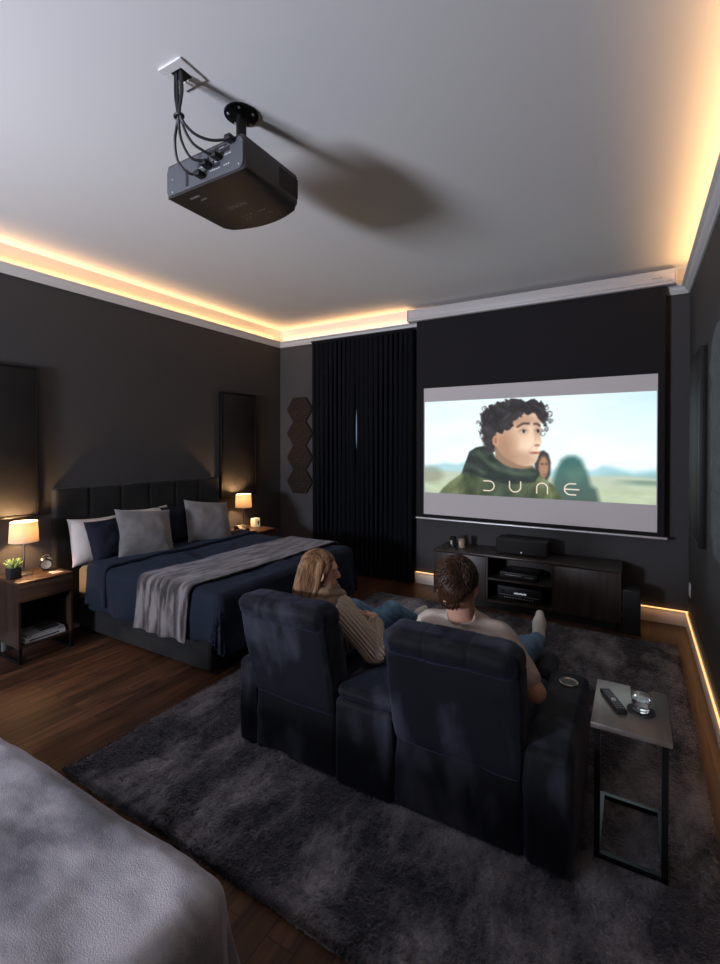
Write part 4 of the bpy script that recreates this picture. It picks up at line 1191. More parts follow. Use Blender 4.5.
# ------------------------------------------------------------------ second bed in the foreground and its blanket
fb = thing('foreground_bed', 'second low bed in the bottom left corner covered by a grey plush blanket', 'bed', (-2.0, -0.35, 0))
MB().softbox(-2.98, -1.06, -1.45, 0.76, 0.06, 0.30, 0.03, 6).build('bed_base', M_bedvelvet, fb)
MB().softbox(-2.97, -1.07, -1.44, 0.75, 0.30, 0.565, 0.07, 8).build('mattress', M_sheet, fb)
for lx in (-2.85, -1.2):
    for ly in (-1.3, 0.62):
        MB().lathe((lx, ly, 0), [(0, 0), (0.03, 0), (0.03, 0.07), (0, 0.07)], 14).build('leg', M_blackplastic, fb)
drape('plush_blanket', 'large grey plush blanket filling the bottom left corner', 'blanket', M_plush2, (-3.02, -0.885, -1.5, 0.885, 0.620, 0.085, (0.3, 0.47, 0.0, 0.47), 0.014), thick=0.016,
      amp=0.026, freq=13, wr=0.034, wf=2.1, floor=0.03, seed=91, flare=0.10)

# ------------------------------------------------------------------ C-shaped side table
st = thing('side_table', 'narrow side table with wood top and black metal frame right of the recliner sofa', 'side table', (-0.01, 2.34, 0.028))
TZ = 0.62
M_tabletop = wood_mat('table_top_wood', (0.06, 0.045, 0.038), (0.12, 0.095, 0.08), 'y', rough=0.3, spec=0.6)
M_tabletop.node_tree.nodes['Principled BSDF'].inputs['Coat Weight'].default_value = 0.9
M_tabletop.node_tree.nodes['Principled BSDF'].inputs['Coat Roughness'].default_value = 0.45
M_tabletop.node_tree.nodes['Principled BSDF'].inputs['Coat IOR'].default_value = 1.9
MB().box(-0.152, 0.128, 2.110, 2.515, TZ - 0.022, TZ, 0.0012).build('table_top', M_tabletop, st)
fz = 0.032; q = 0.022
for x_ in (-0.142, 0.096):
    MB().box(x_, x_ + q, 2.165, 2.165 + q, fz, TZ - 0.022).build('leg', M_blackmetal, st)
M_fr = mat('frame_satin_black', (0.03, 0.035, 0.038), rough=0.22, metal=0.8)
MB().box(-0.142, 0.118, 2.165, 2.165 + q, fz - 0.003, fz + 0.019).box(-0.142, 0.118, 2.54, 2.54 + q, fz - 0.003, fz + 0.019).box(-0.142, -0.142 + q, 2.165 + q, 2.54, fz - 0.003, fz + 0.019).box(0.096, 0.118, 2.165 + q, 2.54, fz - 0.003, fz + 0.019).build('floor_frame', M_fr, st)
MB().box(-0.142, 0.118, 2.165, 2.165 + q, TZ - 0.044, TZ - 0.022).box(-0.142, -0.12, 2.187, 2.50, TZ - 0.044, TZ - 0.022).box(0.096, 0.118, 2.187, 2.50, TZ - 0.044, TZ - 0.022).build('top_frame', M_blackmetal, st)

rm = thing('remote_control', 'black remote control lying on the side table', 'remote control', (-0.078, 2.315, TZ))
Mr = Matrix.Translation((-0.078, 2.315, TZ)) @ Matrix.Rotation(R(24), 4, 'Z')
MB().box(-0.022, 0.022, -0.092, 0.092, 0.0, 0.017, 0.005, 3, M=Mr).build('body', M_blackplastic, rm)
M_btn = mat('remote_button', (0.16, 0.16, 0.17), rough=0.5)
for i in range(9):
    for j in range(3):
        if i == 4: continue
        MB().box(-0.0155 + j * 0.0115, -0.0075 + j * 0.0115, -0.074 + i * 0.0165, -0.066 + i * 0.0165, 0.0165, 0.0185, 0.001, 1, M=Mr).build('button', M_btn, rm)
MB().lathe((0, 0, 0.0165), [(0.0, 0.002), (0.011, 0.002), (0.011, 0), (0, 0)][::-1], 20, Mr @ Matrix.Translation((0, -0.004, 0))).build('button', MATS['pale_print'], rm)
GX, GY = 0.026, 2.300
tag(MB().lathe((GX, GY, TZ), [(0, 0), (0.052, 0), (0.053, 0.003), (0.052, 0.006), (0, 0.006)], 44).build('coaster', mat('coaster_slate', (0.022, 0.021, 0.022), rough=0.7, bump=0.3, bscale=90, bdist=0.002), None, (GX, GY, TZ)),
    'round dark coaster under the water glass on the side table', 'coaster')
M_glass = mat('clear_glass', (1, 1, 1), rough=0.0, trans=1.0, ior=1.45)
M_water = mat('water', (1, 1, 1), rough=0.0, trans=1.0, ior=1.33)
gl = thing('water_glass', 'clear tumbler of water on the dark coaster', 'glass', (GX, GY, TZ + 0.006))
MB().lathe((GX, GY, TZ + 0.0062), [(0, 0), (0.030, 0), (0.034, 0.006), (0.0418, 0.098), (0.0398, 0.0988), (0.0330, 0.012), (0, 0.010)], 48).build('tumbler', M_glass, gl)
MB().lathe((GX, GY, TZ + 0.0062), [(0, 0.0104), (0.0327, 0.0124), (0.0359, 0.050), (0, 0.050)], 48).build('water', M_water, gl)

# ------------------------------------------------------------------ recliner sofa
def velvet():
    m = mat('midnight_velvet', (0.0030, 0.0033, 0.0048), rough=0.70, spec=0.15, sheen=0.10, sheen_col=(0.5, 0.6, 1.0), noise_col=(0.034, 0.037, 0.050), nscale=3.6, ndetail=8, nstretch=(1.5, 1.5, 0.6), nrange=(0.50, 0.70), bump=0.3, bscale=24, bdist=0.004)
    return m
M_vel = velvet()
SZ = 0.028
so = thing('recliner_sofa', 'dark navy velvet two-seat recliner sofa with centre console seen from behind', 'sofa', (-1.09, 2.45, SZ))
# outer arms
def arm(x0, x1, seed):
    return MB().softbox(x0, x1, 1.972, 2.76, SZ, 0.515, 0.035, 8, bulge=0.006, wr=0.006, fr=6, seed=seed).build('armrest', M_vel, so)
arm(-1.985, -1.862, 1)
ra = arm(-0.392, -0.205, 2)
# console with lid
MB().softbox(-1.312, -0.988, 1.965, 2.72, SZ, 0.465, 0.03, 8, bulge=0.004, wr=0.004, fr=6, seed=3).build('console_body', M_vel, so)
MB().softbox(-1.318, -0.982, 1.99, 2.73, 0.455, 0.520, 0.030, 10, bulge=0.008, wr=0.006, fr=6, seed=4).build('console_lid', M_vel, so)
for si, (x0, x1) in enumerate(((-1.862, -1.312), (-0.988, -0.392))):
    MB().box(x0 + 0.01, x1 - 0.01, 2.08, 2.74, SZ + 0.05, 0.30).build('seat_base', M_blackplastic, so)
    MB().softbox(x0 + 0.004, x1 - 0.004, 2.13, 2.80, 0.28, 0.44, 0.05, 8, bulge=0.02, wr=0.006, seed=5 + si).build('seat_cushion', M_vel, so)
    # lower rear panel
    def low(p, x0=x0, x1=x1):
        k = math.exp(-((p.z - 0.02) / 0.25) ** 2)
        p.y += 0.010 * math.sin((p.x - x0) * 9) * k
        return p
    MB().softbox(x0 + 0.008, x1 - 0.008, 1.988, 2.10, SZ + 0.012, 0.405, 0.018, 12, bulge=-0.012, wr=0.014, fr=4, fn=low, seed=7 + si).build('lower_back_panel', M_vel, so)
    # reclined back: shears toward the camera with height, widens upward
    cx = (x0 + x1) / 2
    def lean(p, cx=cx, si=si):
        t = (p.z - 0.35) / 0.58
        p.y -= 0.115 * max(0.0, t) ** 1.1
        p.x = cx + (p.x - cx) * (1.0 + (0.05, 0.015)[si] * max(0, min(1, t))) - (0.022, 0.0)[si] * max(0, min(1, t))
        return p
    bk = MB().softbox(x0 + 0.006, x1 - 0.006, 1.972, 2.14, 0.352, 0.835, 0.028, 12, bulge=0.006, wr=0.010, fr=3.5, fn=lean, seed=9 + si).build('seat_back', M_vel, so)
    hr = MB()
    w3 = (x1 - x0 - 0.012) / 3
    def roll(p, x0=x0, w3=w3, lean=lean):
        u = (p.x - x0 - 0.006) / w3
        g = math.exp(-((u - 1) / 0.035) ** 2) + math.exp(-((u - 2) / 0.035) ** 2)
        c = Vector((p.x, 2.06, 0.865))
        p = p + (c - p) * 0.04 * g
        return lean(p)
    hr.softbox(x0 + 0.004, x1 - 0.004, 1.958, 2.165, 0.79, 0.925, 0.056, 60, bulge=0.008, wr=0.007, fr=6, fn=roll, seed=20 + si * 5)
    hr.build('headrest_roll', M_vel, so)
    # front padding the sitter leans on
    MB().softbox(x0 + 0.03, x1 - 0.03, 2.10, 2.20, 0.42, 0.81, 0.045, 8, bulge=0.01, fn=lean, seed=30 + si).build('back_cushion', M_vel, so)
    # raised footrest
    MB().softbox(x0 + 0.012, x1 - 0.012, 2.86, 3.14, 0.36, 0.445, 0.038, 8, bulge=0.012, wr=0.005, seed=33 + si).build('footrest', M_vel, so)
    for fx in (x0 + 0.09, x1 - 0.10):
        MB().tube([(fx, 2.62, 0.22), (fx, 2.98, 0.37)], 0.012, 8).tube([(fx, 2.98, 0.22), (fx, 2.72, 0.30)], 0.010, 8).build('footrest_link', M_blackmetal, so)
CH = (-0.290, 2.615)
MB().lathe((CH[0], CH[1], 0.4), [(0.036, 0.123), (0.043, 0.128), (0.047, 0.1255), (0.047, 0.118), (0.036, 0.118)], 40).build('cup_holder_ring', M_steel, so)
MB().lathe((CH[0], CH[1], 0.4), [(0, 0.1215), (0.037, 0.1215), (0.037, 0.123), (0, 0.1225)][::-1], 32).build('cup_holder_well', M_port, so)
for lx in (-1.93, -1.15, -0.30):
    for ly in (2.03, 2.65):
        MB().lathe((lx, ly, SZ - 0.004), [(0, 0), (0.022, 0), (0.022, 0.02), (0, 0.02)], 14).build('foot', M_blackplastic, so)

# ------------------------------------------------------------------ people: smooth-blended distance fields turned into one mesh each
import openvdb


def rotm(rx=0, ry=0, rz=0):
    return np.array((Euler((R(rx), R(ry), R(rz)), 'XYZ').to_matrix()))


def sdf_mesh(name, prims, res, m, parent, disp=None):
    """prims: ('c', a, b, ra, rb, k) tapered capsule | ('e', c, radii, rot, k) ellipsoid | ('b', c, half, round, rot, k) rounded box;
       a leading '-' carves, smoothly by k"""
    lo = np.full(3, 1e9); hi = -lo
    for p in prims:
        if p[0][0] == '-': continue
        if p[0] == 'c':
            a, b = np.array(p[1]), np.array(p[2]); r = max(p[3], p[4])
            lo = np.minimum(lo, np.minimum(a, b) - r); hi = np.maximum(hi, np.maximum(a, b) + r)
        else:
            r = max(p[2]) * (1.75 if p[0] == 'b' else 1) + (p[3] if p[0] == 'b' else 0)
            lo = np.minimum(lo, np.array(p[1]) - r); hi = np.maximum(hi, np.array(p[1]) + r)
    lo -= 6 * res; hi += 6 * res
    n = np.ceil((hi - lo) / res).astype(int)
    D = np.full(n, 0.06, np.float32)
    axs = [lo[i] + res * np.arange(n[i]) for i in range(3)]
    for p in prims:
        neg = p[0][0] == '-'; ty = p[0][-1]; k = p[-1]; mg = max(k * 1.2, 0) + 3 * res
        if ty == 'c':
            a, b = np.array(p[1], float), np.array(p[2], float); r = max(p[3], p[4])
            l = np.minimum(a, b) - r - mg; h = np.maximum(a, b) + r + mg
        else:
            c = np.array(p[1], float); r = max(p[2]) * (1.75 if ty == 'b' else 1) + (p[3] if ty == 'b' else 0)
            l = c - r - mg; h = c + r + mg
        sl = [slice(max(0, int((l[i] - lo[i]) / res)), min(n[i], int((h[i] - lo[i]) / res) + 2)) for i in range(3)]
        X = axs[0][sl[0]][:, None, None]; Y = axs[1][sl[1]][None, :, None]; Z = axs[2][sl[2]][None, None, :]
        if X.size == 0 or Y.size == 0 or Z.size == 0: continue
        if ty == 'c':
            e = b - a; ee = e @ e + 1e-12
            t = np.clip(((X - a[0]) * e[0] + (Y - a[1]) * e[1] + (Z - a[2]) * e[2]) / ee, 0, 1)
            d = np.sqrt((X - a[0] - t * e[0]) ** 2 + (Y - a[1] - t * e[1]) ** 2 + (Z - a[2] - t * e[2]) ** 2) - (p[3] + t * (p[4] - p[3]))
        else:
            M = p[-2] if p[-2] is not None else np.eye(3)
            dx, dy, dz = X - c[0], Y - c[1], Z - c[2]
            q = [dx * M[0, i] + dy * M[1, i] + dz * M[2, i] for i in range(3)]
            if ty == 'e':
                rr = p[2]
                k0 = np.sqrt(sum((q[i] / rr[i]) ** 2 for i in range(3))); k1 = np.sqrt(sum((q[i] / rr[i] ** 2) ** 2 for i in range(3))) + 1e-9
                d = k0 * (k0 - 1) / k1
            else:
                hh = p[2]; ro = p[3]
                q = [np.abs(q[i]) - (hh[i] - ro) for i in range(3)]
                d = np.sqrt(sum(np.maximum(v, 0) ** 2 for v in q)) + np.minimum(np.maximum(np.maximum(q[0], q[1]), q[2]), 0) - ro
        g = D[tuple(sl)]
        if neg:
            d = -d
            hh = np.clip(0.5 - 0.5 * (d - g) / max(k, 1e-6), 0, 1)
            g2 = g * hh + d * (1 - hh) + k * hh * (1 - hh)
        else:
            hh = np.clip(0.5 + 0.5 * (d - g) / max(k, 1e-6), 0, 1)
            g2 = g * hh + d * (1 - hh) - k * hh * (1 - hh)
        D[tuple(sl)] = g2
    if disp is not None:
        D += disp(axs[0][:, None, None], axs[1][None, :, None], axs[2][None, None, :]).astype(np.float32)
    g = openvdb.FloatGrid(background=float(0.06))
    g.copyFromArray(np.ascontiguousarray(D))
    pts, quads = g.convertToQuads(0.0) if hasattr(g, 'convertToQuads') else g.convertToPolygons(0.0)[::2]
    pts = np.asarray(pts, float) * res + lo
    return np_mesh(name, pts, np.asarray(quads)[:, ::-1], m, parent), D, lo


M_skin = mat('skin', (0.50, 0.27, 0.19), rough=0.55, spec=0.35)
M_skin2 = mat('skin_fair', (0.55, 0.33, 0.25), rough=0.55, spec=0.35)
M_tee = mat('oatmeal_tshirt', (0.46, 0.40, 0.35), rough=0.9, spec=0.1, bump=0.2, bscale=22, bdist=0.008)
M_jeans = mat('blue_denim', (0.075, 0.15, 0.25), rough=0.85, spec=0.2, noise_col=(0.13, 0.23, 0.35), nscale=18, ndetail=6, bump=0.3, bscale=30, bdist=0.006)
M_sock = mat('pale_sock', (0.50, 0.48, 0.44), rough=0.95, spec=0.1, bump=0.3, bscale=150, bdist=0.002)
M_scarf = mat('tan_knit_collar', (0.20, 0.135, 0.085), rough=0.95, spec=0.1, sheen=0.3, bump=0.8, bscale=70, bdist=0.006)
M_hair_b = mat('hair_brown', (0.022, 0.011, 0.006), rough=0.5, spec=0.25, noise_col=(0.060, 0.029, 0.015), nscale=16, nstretch=(1, 1, 1))
M_hair_l = mat('hair_dark_blond', (0.085, 0.042, 0.020), rough=0.6, spec=0.25, noise_col=(0.30, 0.165, 0.080), nscale=14, nstretch=(6, 6, 0.35), ndetail=5)
M_eye = mat('eye_white', (0.45, 0.42, 0.40), rough=0.2)
M_iris = mat('iris_dark', (0.05, 0.035, 0.02), rough=0.2)
M_lip = mat('lips', (0.42, 0.16, 0.13), rough=0.5)


def knit():
    m = mat('chunky_knit_beige', (0.62, 0.48, 0.365), rough=0.95, spec=0.1, sheen=0.3)
    N, L = m.node_tree.nodes, m.node_tree.links
    p = N['Principled BSDF']
    a = N.new('ShaderNodeAttribute'); a.attribute_name = 'rib'
    n = N.new('ShaderNodeTexNoise'); n.inputs['Scale'].default_value = 140
    ad = N.new('ShaderNodeMath'); ad.operation = 'MULTIPLY_ADD'; ad.inputs[1].default_value = 0.35
    L.new(n.outputs['Fac'], ad.inputs[0]); L.new(a.outputs['Fac'], ad.inputs[2])
    b = N.new('ShaderNodeBump'); b.inputs['Strength'].default_value = 1.0; b.inputs['Distance'].default_value = 0.008
    L.new(ad.outputs[0], b.inputs['Height']); L.new(b.outputs[0], p.inputs['Normal'])
    return m


M_knit = knit()


def head_prims(c, yaw, pitch, s, kk=0.012):
    """c: centre of the skull; faces +y when yaw = 0; yaw > 0 turns to the left"""
    M = rotm(0, 0, yaw) @ rotm(pitch, 0, 0)
    def P(x, y, z): return tuple(np.array(c) + M @ (np.array([x, y, z]) * s))
    S = lambda *r: tuple(np.array(r) * s)
    pr = [('e', P(0, -0.012, 0.025), S(0.075, 0.094, 0.088), M, 0.01),
          ('e', P(0, 0.025, -0.045), S(0.058, 0.060, 0.070), M, 0.04 * s),
          ('c', P(-0.046, 0.0, -0.062), P(0, 0.070, -0.098), 0.016 * s, 0.017 * s, 0.03 * s), ('c', P(0.046, 0.0, -0.062), P(0, 0.070, -0.098), 0.016 * s, 0.017 * s, 0.03 * s),
          ('e', P(0, 0.076, -0.100), S(0.019, 0.014, 0.014), M, 0.015 * s),
          ('e', P(0, 0.066, 0.028), S(0.056, 0.020, 0.012), M, 0.018 * s),
          ('-e', P(-0.031, 0.092, 0.006), S(0.017, 0.014, 0.011), M, 0.012 * s), ('-e', P(0.031, 0.092, 0.006), S(0.017, 0.014, 0.011), M, 0.012 * s),
          ('c', P(0, 0.080, 0.014), P(0, 0.103, -0.026), 0.008 * s, 0.011 * s, 0.010 * s),
          ('e', P(-0.011, 0.092, -0.030), S(0.008, 0.010, 0.007), M, 0.005 * s), ('e', P(0.011, 0.092, -0.030), S(0.008, 0.010, 0.007), M, 0.005 * s),
          ('e', P(0, 0.083, -0.056), S(0.022, 0.009, 0.005), M, 0.005 * s), ('e', P(0, 0.081, -0.067), S(0.019, 0.009, 0.006), M, 0.005 * s)]
    for sx in (-1, 1):
        pr += [('e', P(sx * 0.083, -0.008, -0.006), S(0.009, 0.021, 0.033), M @ rotm(0, 0, -sx * 20), 0.006 * s),
               ('-e', P(sx * 0.093, -0.004, -0.002), S(0.006, 0.010, 0.018), M @ rotm(0, 0, -sx * 20), 0.005 * s)]
    return pr, P, M, S


def face_parts(P, s, parent, brow, lipm=M_lip):
    for sx in (-1, 1):
        c = P(sx * 0.031, 0.0745, 0.006)
        e = MB(); e.lathe((0, 0, 0), [(0, -0.0115 * s)] + [(0.0115 * s * math.cos(R(a)), 0.0115 * s * math.sin(R(a))) for a in range(-75, 76, 15)] + [(0, 0.0115 * s)], 16, Matrix.Translation(c))
        eo = e.build('eye', M_eye, parent)
        ci = P(sx * 0.031, 0.0815, 0.006)
        i = MB(); i.lathe((0, 0, 0), [(0, -0.0052 * s)] + [(0.0052 * s * math.cos(R(a)), 0.0052 * s * math.sin(R(a))) for a in range(-60, 61, 30)] + [(0, 0.0052 * s)], 12, Matrix.Translation(ci))
        i.build('iris', M_iris, eo)
        MB().tube([P(sx * 0.014, 0.089, 0.022), P(sx * 0.030, 0.0875, 0.029), P(sx * 0.046, 0.075, 0.025)], [0.003 * s, 0.0035 * s, 0.0015 * s], 8).build('eyebrow', brow, parent)
    MB().tube([P(-0.021, 0.0845, -0.0615), P(-0.008, 0.0925, -0.0595), P(0, 0.0915, -0.0605), P(0.008, 0.0925, -0.0595), P(0.021, 0.0845, -0.0615)], [0.001, 0.0045 * s, 0.0042 * s, 0.0045 * s, 0.001], 8).build('lips', lipm, parent)


def hand_prims(w, d, up, s=1.0, curl=0.6, side=1):
    """w wrist point, d direction of the fingers, up back of the hand; side +1: thumb on the left of d seen from the back"""
    w = np.array(w, float); d = np.array(d, float); d /= np.linalg.norm(d)
    up = np.array(up, float); up -= d * (up @ d); up /= np.linalg.norm(up)
    r = np.cross(d, up) * side
    pr = [('c', tuple(w), tuple(w + d * 0.02 * s), 0.024 * s, 0.026 * s, 0.02)]
    for i, off in enumerate((-0.027, -0.009, 0.009, 0.027)):
        k = w + d * (0.085 - 0.004 * abs(i - 1.2)) * s + r * off * s
        pr.append(('c', tuple(w + d * 0.02 * s + r * off * 0.6 * s), tuple(k), 0.014 * s, 0.0115 * s, 0.012))
        L = np.array([0.040, 0.046, 0.042, 0.033])[i] * s
        a = curl * (0.9 + 0.1 * i); p = k
        for j, f in enumerate((1.0, 0.62, 0.5)):
            dd = d * math.cos(a) - up * math.sin(a)
            q = p + dd * L * f
            pr.append(('c', tuple(p), tuple(q), (0.0095 - 0.0009 * j) * s, (0.0088 - 0.0009 * j) * s, 0.003))
            p = q; a += curl
    t0 = w + d * 0.018 * s - r * 0.020 * s; t1 = t0 + (d * 0.6 - r * 0.7 - up * 0.25) * 0.038 * s; t2 = t1 + (d * 0.9 - r * 0.25 - up * 0.3) * 0.032 * s; t3 = t2 + (d * 0.95 + r * 0.1 - up * 0.35) * 0.024 * s
    pr += [('c', tuple(t0), tuple(t1), 0.0145 * s, 0.012 * s, 0.01), ('c', tuple(t1), tuple(t2), 0.011 * s, 0.0098 * s, 0.004), ('c', tuple(t2), tuple(t3), 0.0098 * s, 0.008 * s, 0.003)]
    return pr


def leg_prims(hip, knee, ankle, toe, r=(0.085, 0.058, 0.036), k=0.03):
    hip, knee, ankle, toe = [np.array(v, float) for v in (hip, knee, ankle, toe)]
    calf = knee + (ankle - knee) * 0.3 + np.array([0, 0, -0.012])
    heel = ankle + (ankle - toe) / np.linalg.norm(ankle - toe) * 0.012 + (ankle - knee) / np.linalg.norm(ankle - knee) * 0.035
    mid = heel * 0.35 + toe * 0.65
    return [('c', tuple(hip), tuple(knee), r[0], r[1], k), ('c', tuple(knee), tuple(calf), r[1], r[1] * 0.95, k), ('c', tuple(calf), tuple(ankle), r[1] * 0.92, r[2], k)], \
           [('c', tuple(ankle), tuple(heel), r[2], 0.030, 0.02), ('c', tuple(heel), tuple(mid), 0.030, 0.034, 0.02), ('c', tuple(mid), tuple(toe), 0.034, 0.022, 0.02), ('c', tuple(ankle), tuple(mid), r[2] * 0.9, 0.028, 0.02)]


def grow(prims, d, k=None):
    out = []
    for p in prims:
        if p[0] == 'c': out.append(('c', p[1], p[2], p[3] + d, p[4] + d, p[5] if k is None else k))
        elif p[0] == 'e': out.append(('e', p[1], tuple(v + d for v in p[2]), p[3], p[4] if k is None else k))
    return out


def strands(name, guides, m, parent, seg=5):
    mb = MB()
    for pts, r in guides: mb.tube(pts, r, seg, caps=False)
    return mb.build(name, m, parent)


# ---- man in the right seat
man = thing('person', 'short-haired person in oatmeal t-shirt and jeans reclining in the right sofa seat, seen from behind', 'person', (-0.70, 2.40, 0.47))
torso = [('e', (-0.69, 2.42, 0.56), (0.165, 0.125, 0.11), None, 0.05), ('c', (-0.69, 2.42, 0.58), (-0.705, 2.30, 0.76), 0.125, 0.128, 0.08),
         ('e', (-0.71, 2.275, 0.765), (0.165, 0.100, 0.125), rotm(25, 0, 0), 0.06),
         ('c', (-0.865, 2.225, 0.835), (-0.555, 2.215, 0.835), 0.060, 0.060, 0.06),
         ('c', (-0.715, 2.22, 0.855), (-0.72, 2.175, 0.945), 0.065, 0.052, 0.045)]
neck = [('c', (-0.715, 2.21, 0.86), (-0.722, 2.165, 1.0), 0.062, 0.058, 0.03)]
mh, mP, mM, mS = head_prims((-0.735, 2.165, 1.070), 0, -4, 1.10)
armR = [('c', (-0.525, 2.205, 0.832), (-0.375, 2.165, 0.655), 0.052, 0.040, 0.04), ('c', (-0.375, 2.165, 0.655), (-0.50, 2.39, 0.615), 0.041, 0.030, 0.02)]
armL = [('c', (-0.895, 2.215, 0.832), (-1.00, 2.22, 0.635), 0.052, 0.040, 0.04), ('c', (-1.00, 2.22, 0.635), (-0.89, 2.43, 0.635), 0.041, 0.030, 0.02)]
jR, fR = leg_prims((-0.605, 2.44, 0.55), (-0.535, 2.79, 0.575), (-0.53, 3.13, 0.505), (-0.535, 3.235, 0.635))
jL, fL = leg_prims((-0.785, 2.44, 0.55), (-0.88, 2.78, 0.56), (-0.76, 3.03, 0.480), (-0.66, 3.09, 0.49))
hR = hand_prims((-0.50, 2.39, 0.615), (-0.45, 0.8, -0.1), (0.1, 0.1, 1), 0.95, 0.45, side=-1)
hL = hand_prims((-0.89, 2.43, 0.635), (0.45, 0.8, -0.1), (-0.1, 0.1, 1), 0.95, 0.45, side=1)
body, _, _ = sdf_mesh('body', [(p[0],) + p[1:] for p in torso + neck + mh + armR + armL + jR + fR + jL + fL + hR + hL], 0.0058, M_skin, man)
face_parts(mP, 1.10, man, M_hair_b)
tee = grow(torso[:4], 0.014) + [('c', (-0.525, 2.205, 0.832), (-0.420, 2.177, 0.708), 0.068, 0.062, 0.04), ('c', (-0.895, 2.215, 0.832), (-0.966, 2.22, 0.700), 0.068, 0.062, 0.04),
       ('c', (-0.715, 2.215, 0.86), (-0.718, 2.185, 0.925), 0.082, 0.070, 0.05), ('-c', (-0.720, 2.165, 0.952), (-0.724, 2.15, 1.05), 0.066, 0.07, 0.006)]
sdf_mesh('tshirt', tee, 0.0055, M_tee, man, disp=lambda x, y, z: 0.0035 * np.sin(x * 31 + z * 55 + 3 * np.sin(z * 23 + y * 11)) * np.sin(z * 38 - x * 17 + y * 20))
jn = grow([torso[0]], 0.010) + grow(jR, 0.012) + grow(jL, 0.012)
sdf_mesh('jeans', jn, 0.0055, M_jeans, man, disp=lambda x, y, z: 0.003 * np.sin(y * 90 + 20 * x + 2 * np.sin(z * 40)) * np.sin(z * 60 + x * 40))
for f in (fR, fL):
    sdf_mesh('sock', grow(f, 0.004) , 0.005, M_sock, man)
# short hair: scalp cap with many short locks spiralling from the crown
cap = [('e', mP(0, -0.016, 0.040), mS(0.083, 0.099, 0.087), mM, 0.01), ('e', mP(0, -0.058, 0.0), mS(0.066, 0.048, 0.062), mM, 0.02), ('-b', mP(0, 0.125, -0.02), tuple(1.10 * v for v in (0.12, 0.075, 0.075)), 0.02, mM, 0.01), ('-b', mP(0, 0.05, -0.075), tuple(1.10 * v for v in (0.12, 0.075, 0.055)), 0.01, mM, 0.01)]
hc, _, _ = sdf_mesh('hair', cap, 0.005, M_hair_b, man)
G = []
rs = random.Random(3)
for i in range(1500):
    u = rs.random(); az = rs.random() * 2 * PI
    th = math.acos(1 - 1.18 * u)                  # angle from the crown
    ax_ = np.array([math.sin(th) * math.cos(az), math.sin(th) * math.sin(az), math.cos(th)])
    q = rotm(20, 0, 0) @ ax_                       # the crown sits slightly back
    p = np.array([0.083 * q[0], -0.016 + 0.099 * q[1], 0.040 + 0.087 * q[2]])
    if p[1] > 0.045 and p[2] < 0.075: continue
    if p[2] < -0.02 and p[1] > -0.02: continue
    if p[2] < -0.036: continue
    if abs(p[0]) > 0.056 and p[2] < 0.024 and p[1] > -0.040: continue
    nrm = np.array([q[0] / 0.083, q[1] / 0.099, q[2] / 0.087]); nrm /= np.linalg.norm(nrm)
    tg = np.cross(nrm, np.array([0, -0.35, 1.0])); tg /= np.linalg.norm(tg) + 1e-9
    dn = np.cross(tg, nrm); dn = dn if dn[2] < 0 else -dn
    d = dn * 0.8 + tg * (0.55 + 0.3 * rs.uniform(-1, 1)); d /= np.linalg.norm(d)
    Lk = 0.020 + 0.014 * rs.random()
    pts = [mP(*(p + nrm * (0.001 + 0.0075 * math.sin(PI * t * 0.8)) + d * Lk * t)) for t in (0, 0.3, 0.6, 1.0)]
    G.append((pts, [0.0030, 0.0036, 0.0026, 0.0004]))
# nape
for i in range(200):
    z = rs.uniform(-0.072, 0.0); x = rs.uniform(-1, 1) * (0.060 + 0.35 * z)
    y = -0.060 - 0.050 * math.sqrt(max(0.02, 1 - (x / 0.066) ** 2 - ((z + 0.012) / 0.075) ** 2))
    pts = [mP(x + 0.004 * rs.uniform(-1, 1) * t, y - 0.003 + 0.004 * t * (1 if z < -0.04 else -0.3), z - 0.012 * t) for t in (0, 0.5, 1.0)]
    G.append((pts, [0.0026, 0.0026, 0.0004]))
strands('hair_locks', G, M_hair_b, hc, 4)

# ---- woman in the left seat
wom = thing('person', 'long-haired person in beige knit sweater and jeans in the left sofa seat', 'person', (-1.60, 2.42, 0.47))
wt = [('e', (-1.60, 2.44, 0.55), (0.160, 0.120, 0.105), None, 0.05), ('c', (-1.60, 2.43, 0.57), (-1.59, 2.34, 0.72), 0.108, 0.108, 0.08),
      ('e', (-1.585, 2.315, 0.725), (0.140, 0.098, 0.115), rotm(20, 0, 0), 0.05), ('c', (-1.70, 2.27, 0.795), (-1.475, 2.25, 0.795), 0.050, 0.050, 0.06)]
wn = [('c', (-1.585, 2.25, 0.82), (-1.582, 2.225, 0.94), 0.044, 0.042, 0.03)]
wh, wP, wM, wS = head_prims((-1.580, 2.235, 1.008), -52, -3, 1.04)
waR = [('c', (-1.455, 2.255, 0.795), (-1.265, 2.315, 0.585), 0.045, 0.036, 0.04), ('c', (-1.265, 2.315, 0.585), (-1.360, 2.475, 0.700), 0.036, 0.026, 0.02)]
waL = [('c', (-1.725, 2.27, 0.795), (-1.800, 2.38, 0.600), 0.045, 0.036, 0.04), ('c', (-1.800, 2.38, 0.600), (-1.52, 2.54, 0.68), 0.036, 0.026, 0.02)]
wjR, wfR = leg_prims((-1.515, 2.46, 0.545), (-1.400, 2.80, 0.625), (-1.345, 3.03, 0.515), (-1.290, 3.10, 0.575), r=(0.080, 0.056, 0.034))
wjL, wfL = leg_prims((-1.685, 2.46, 0.545), (-1.700, 2.80, 0.590), (-1.62, 3.03, 0.480), (-1.52, 3.06, 0.480), r=(0.080, 0.056, 0.034))
whR = hand_prims((-1.360, 2.475, 0.700), (-0.75, 0.45, 0.12), (0.2, 0.45, 0.9), 0.80, 0.55, side=1)
whL = hand_prims((-1.52, 2.54, 0.68), (0.8, -0.1, 0.10), (-0.1, 0.7, 0.7), 0.80, 0.55, side=-1)
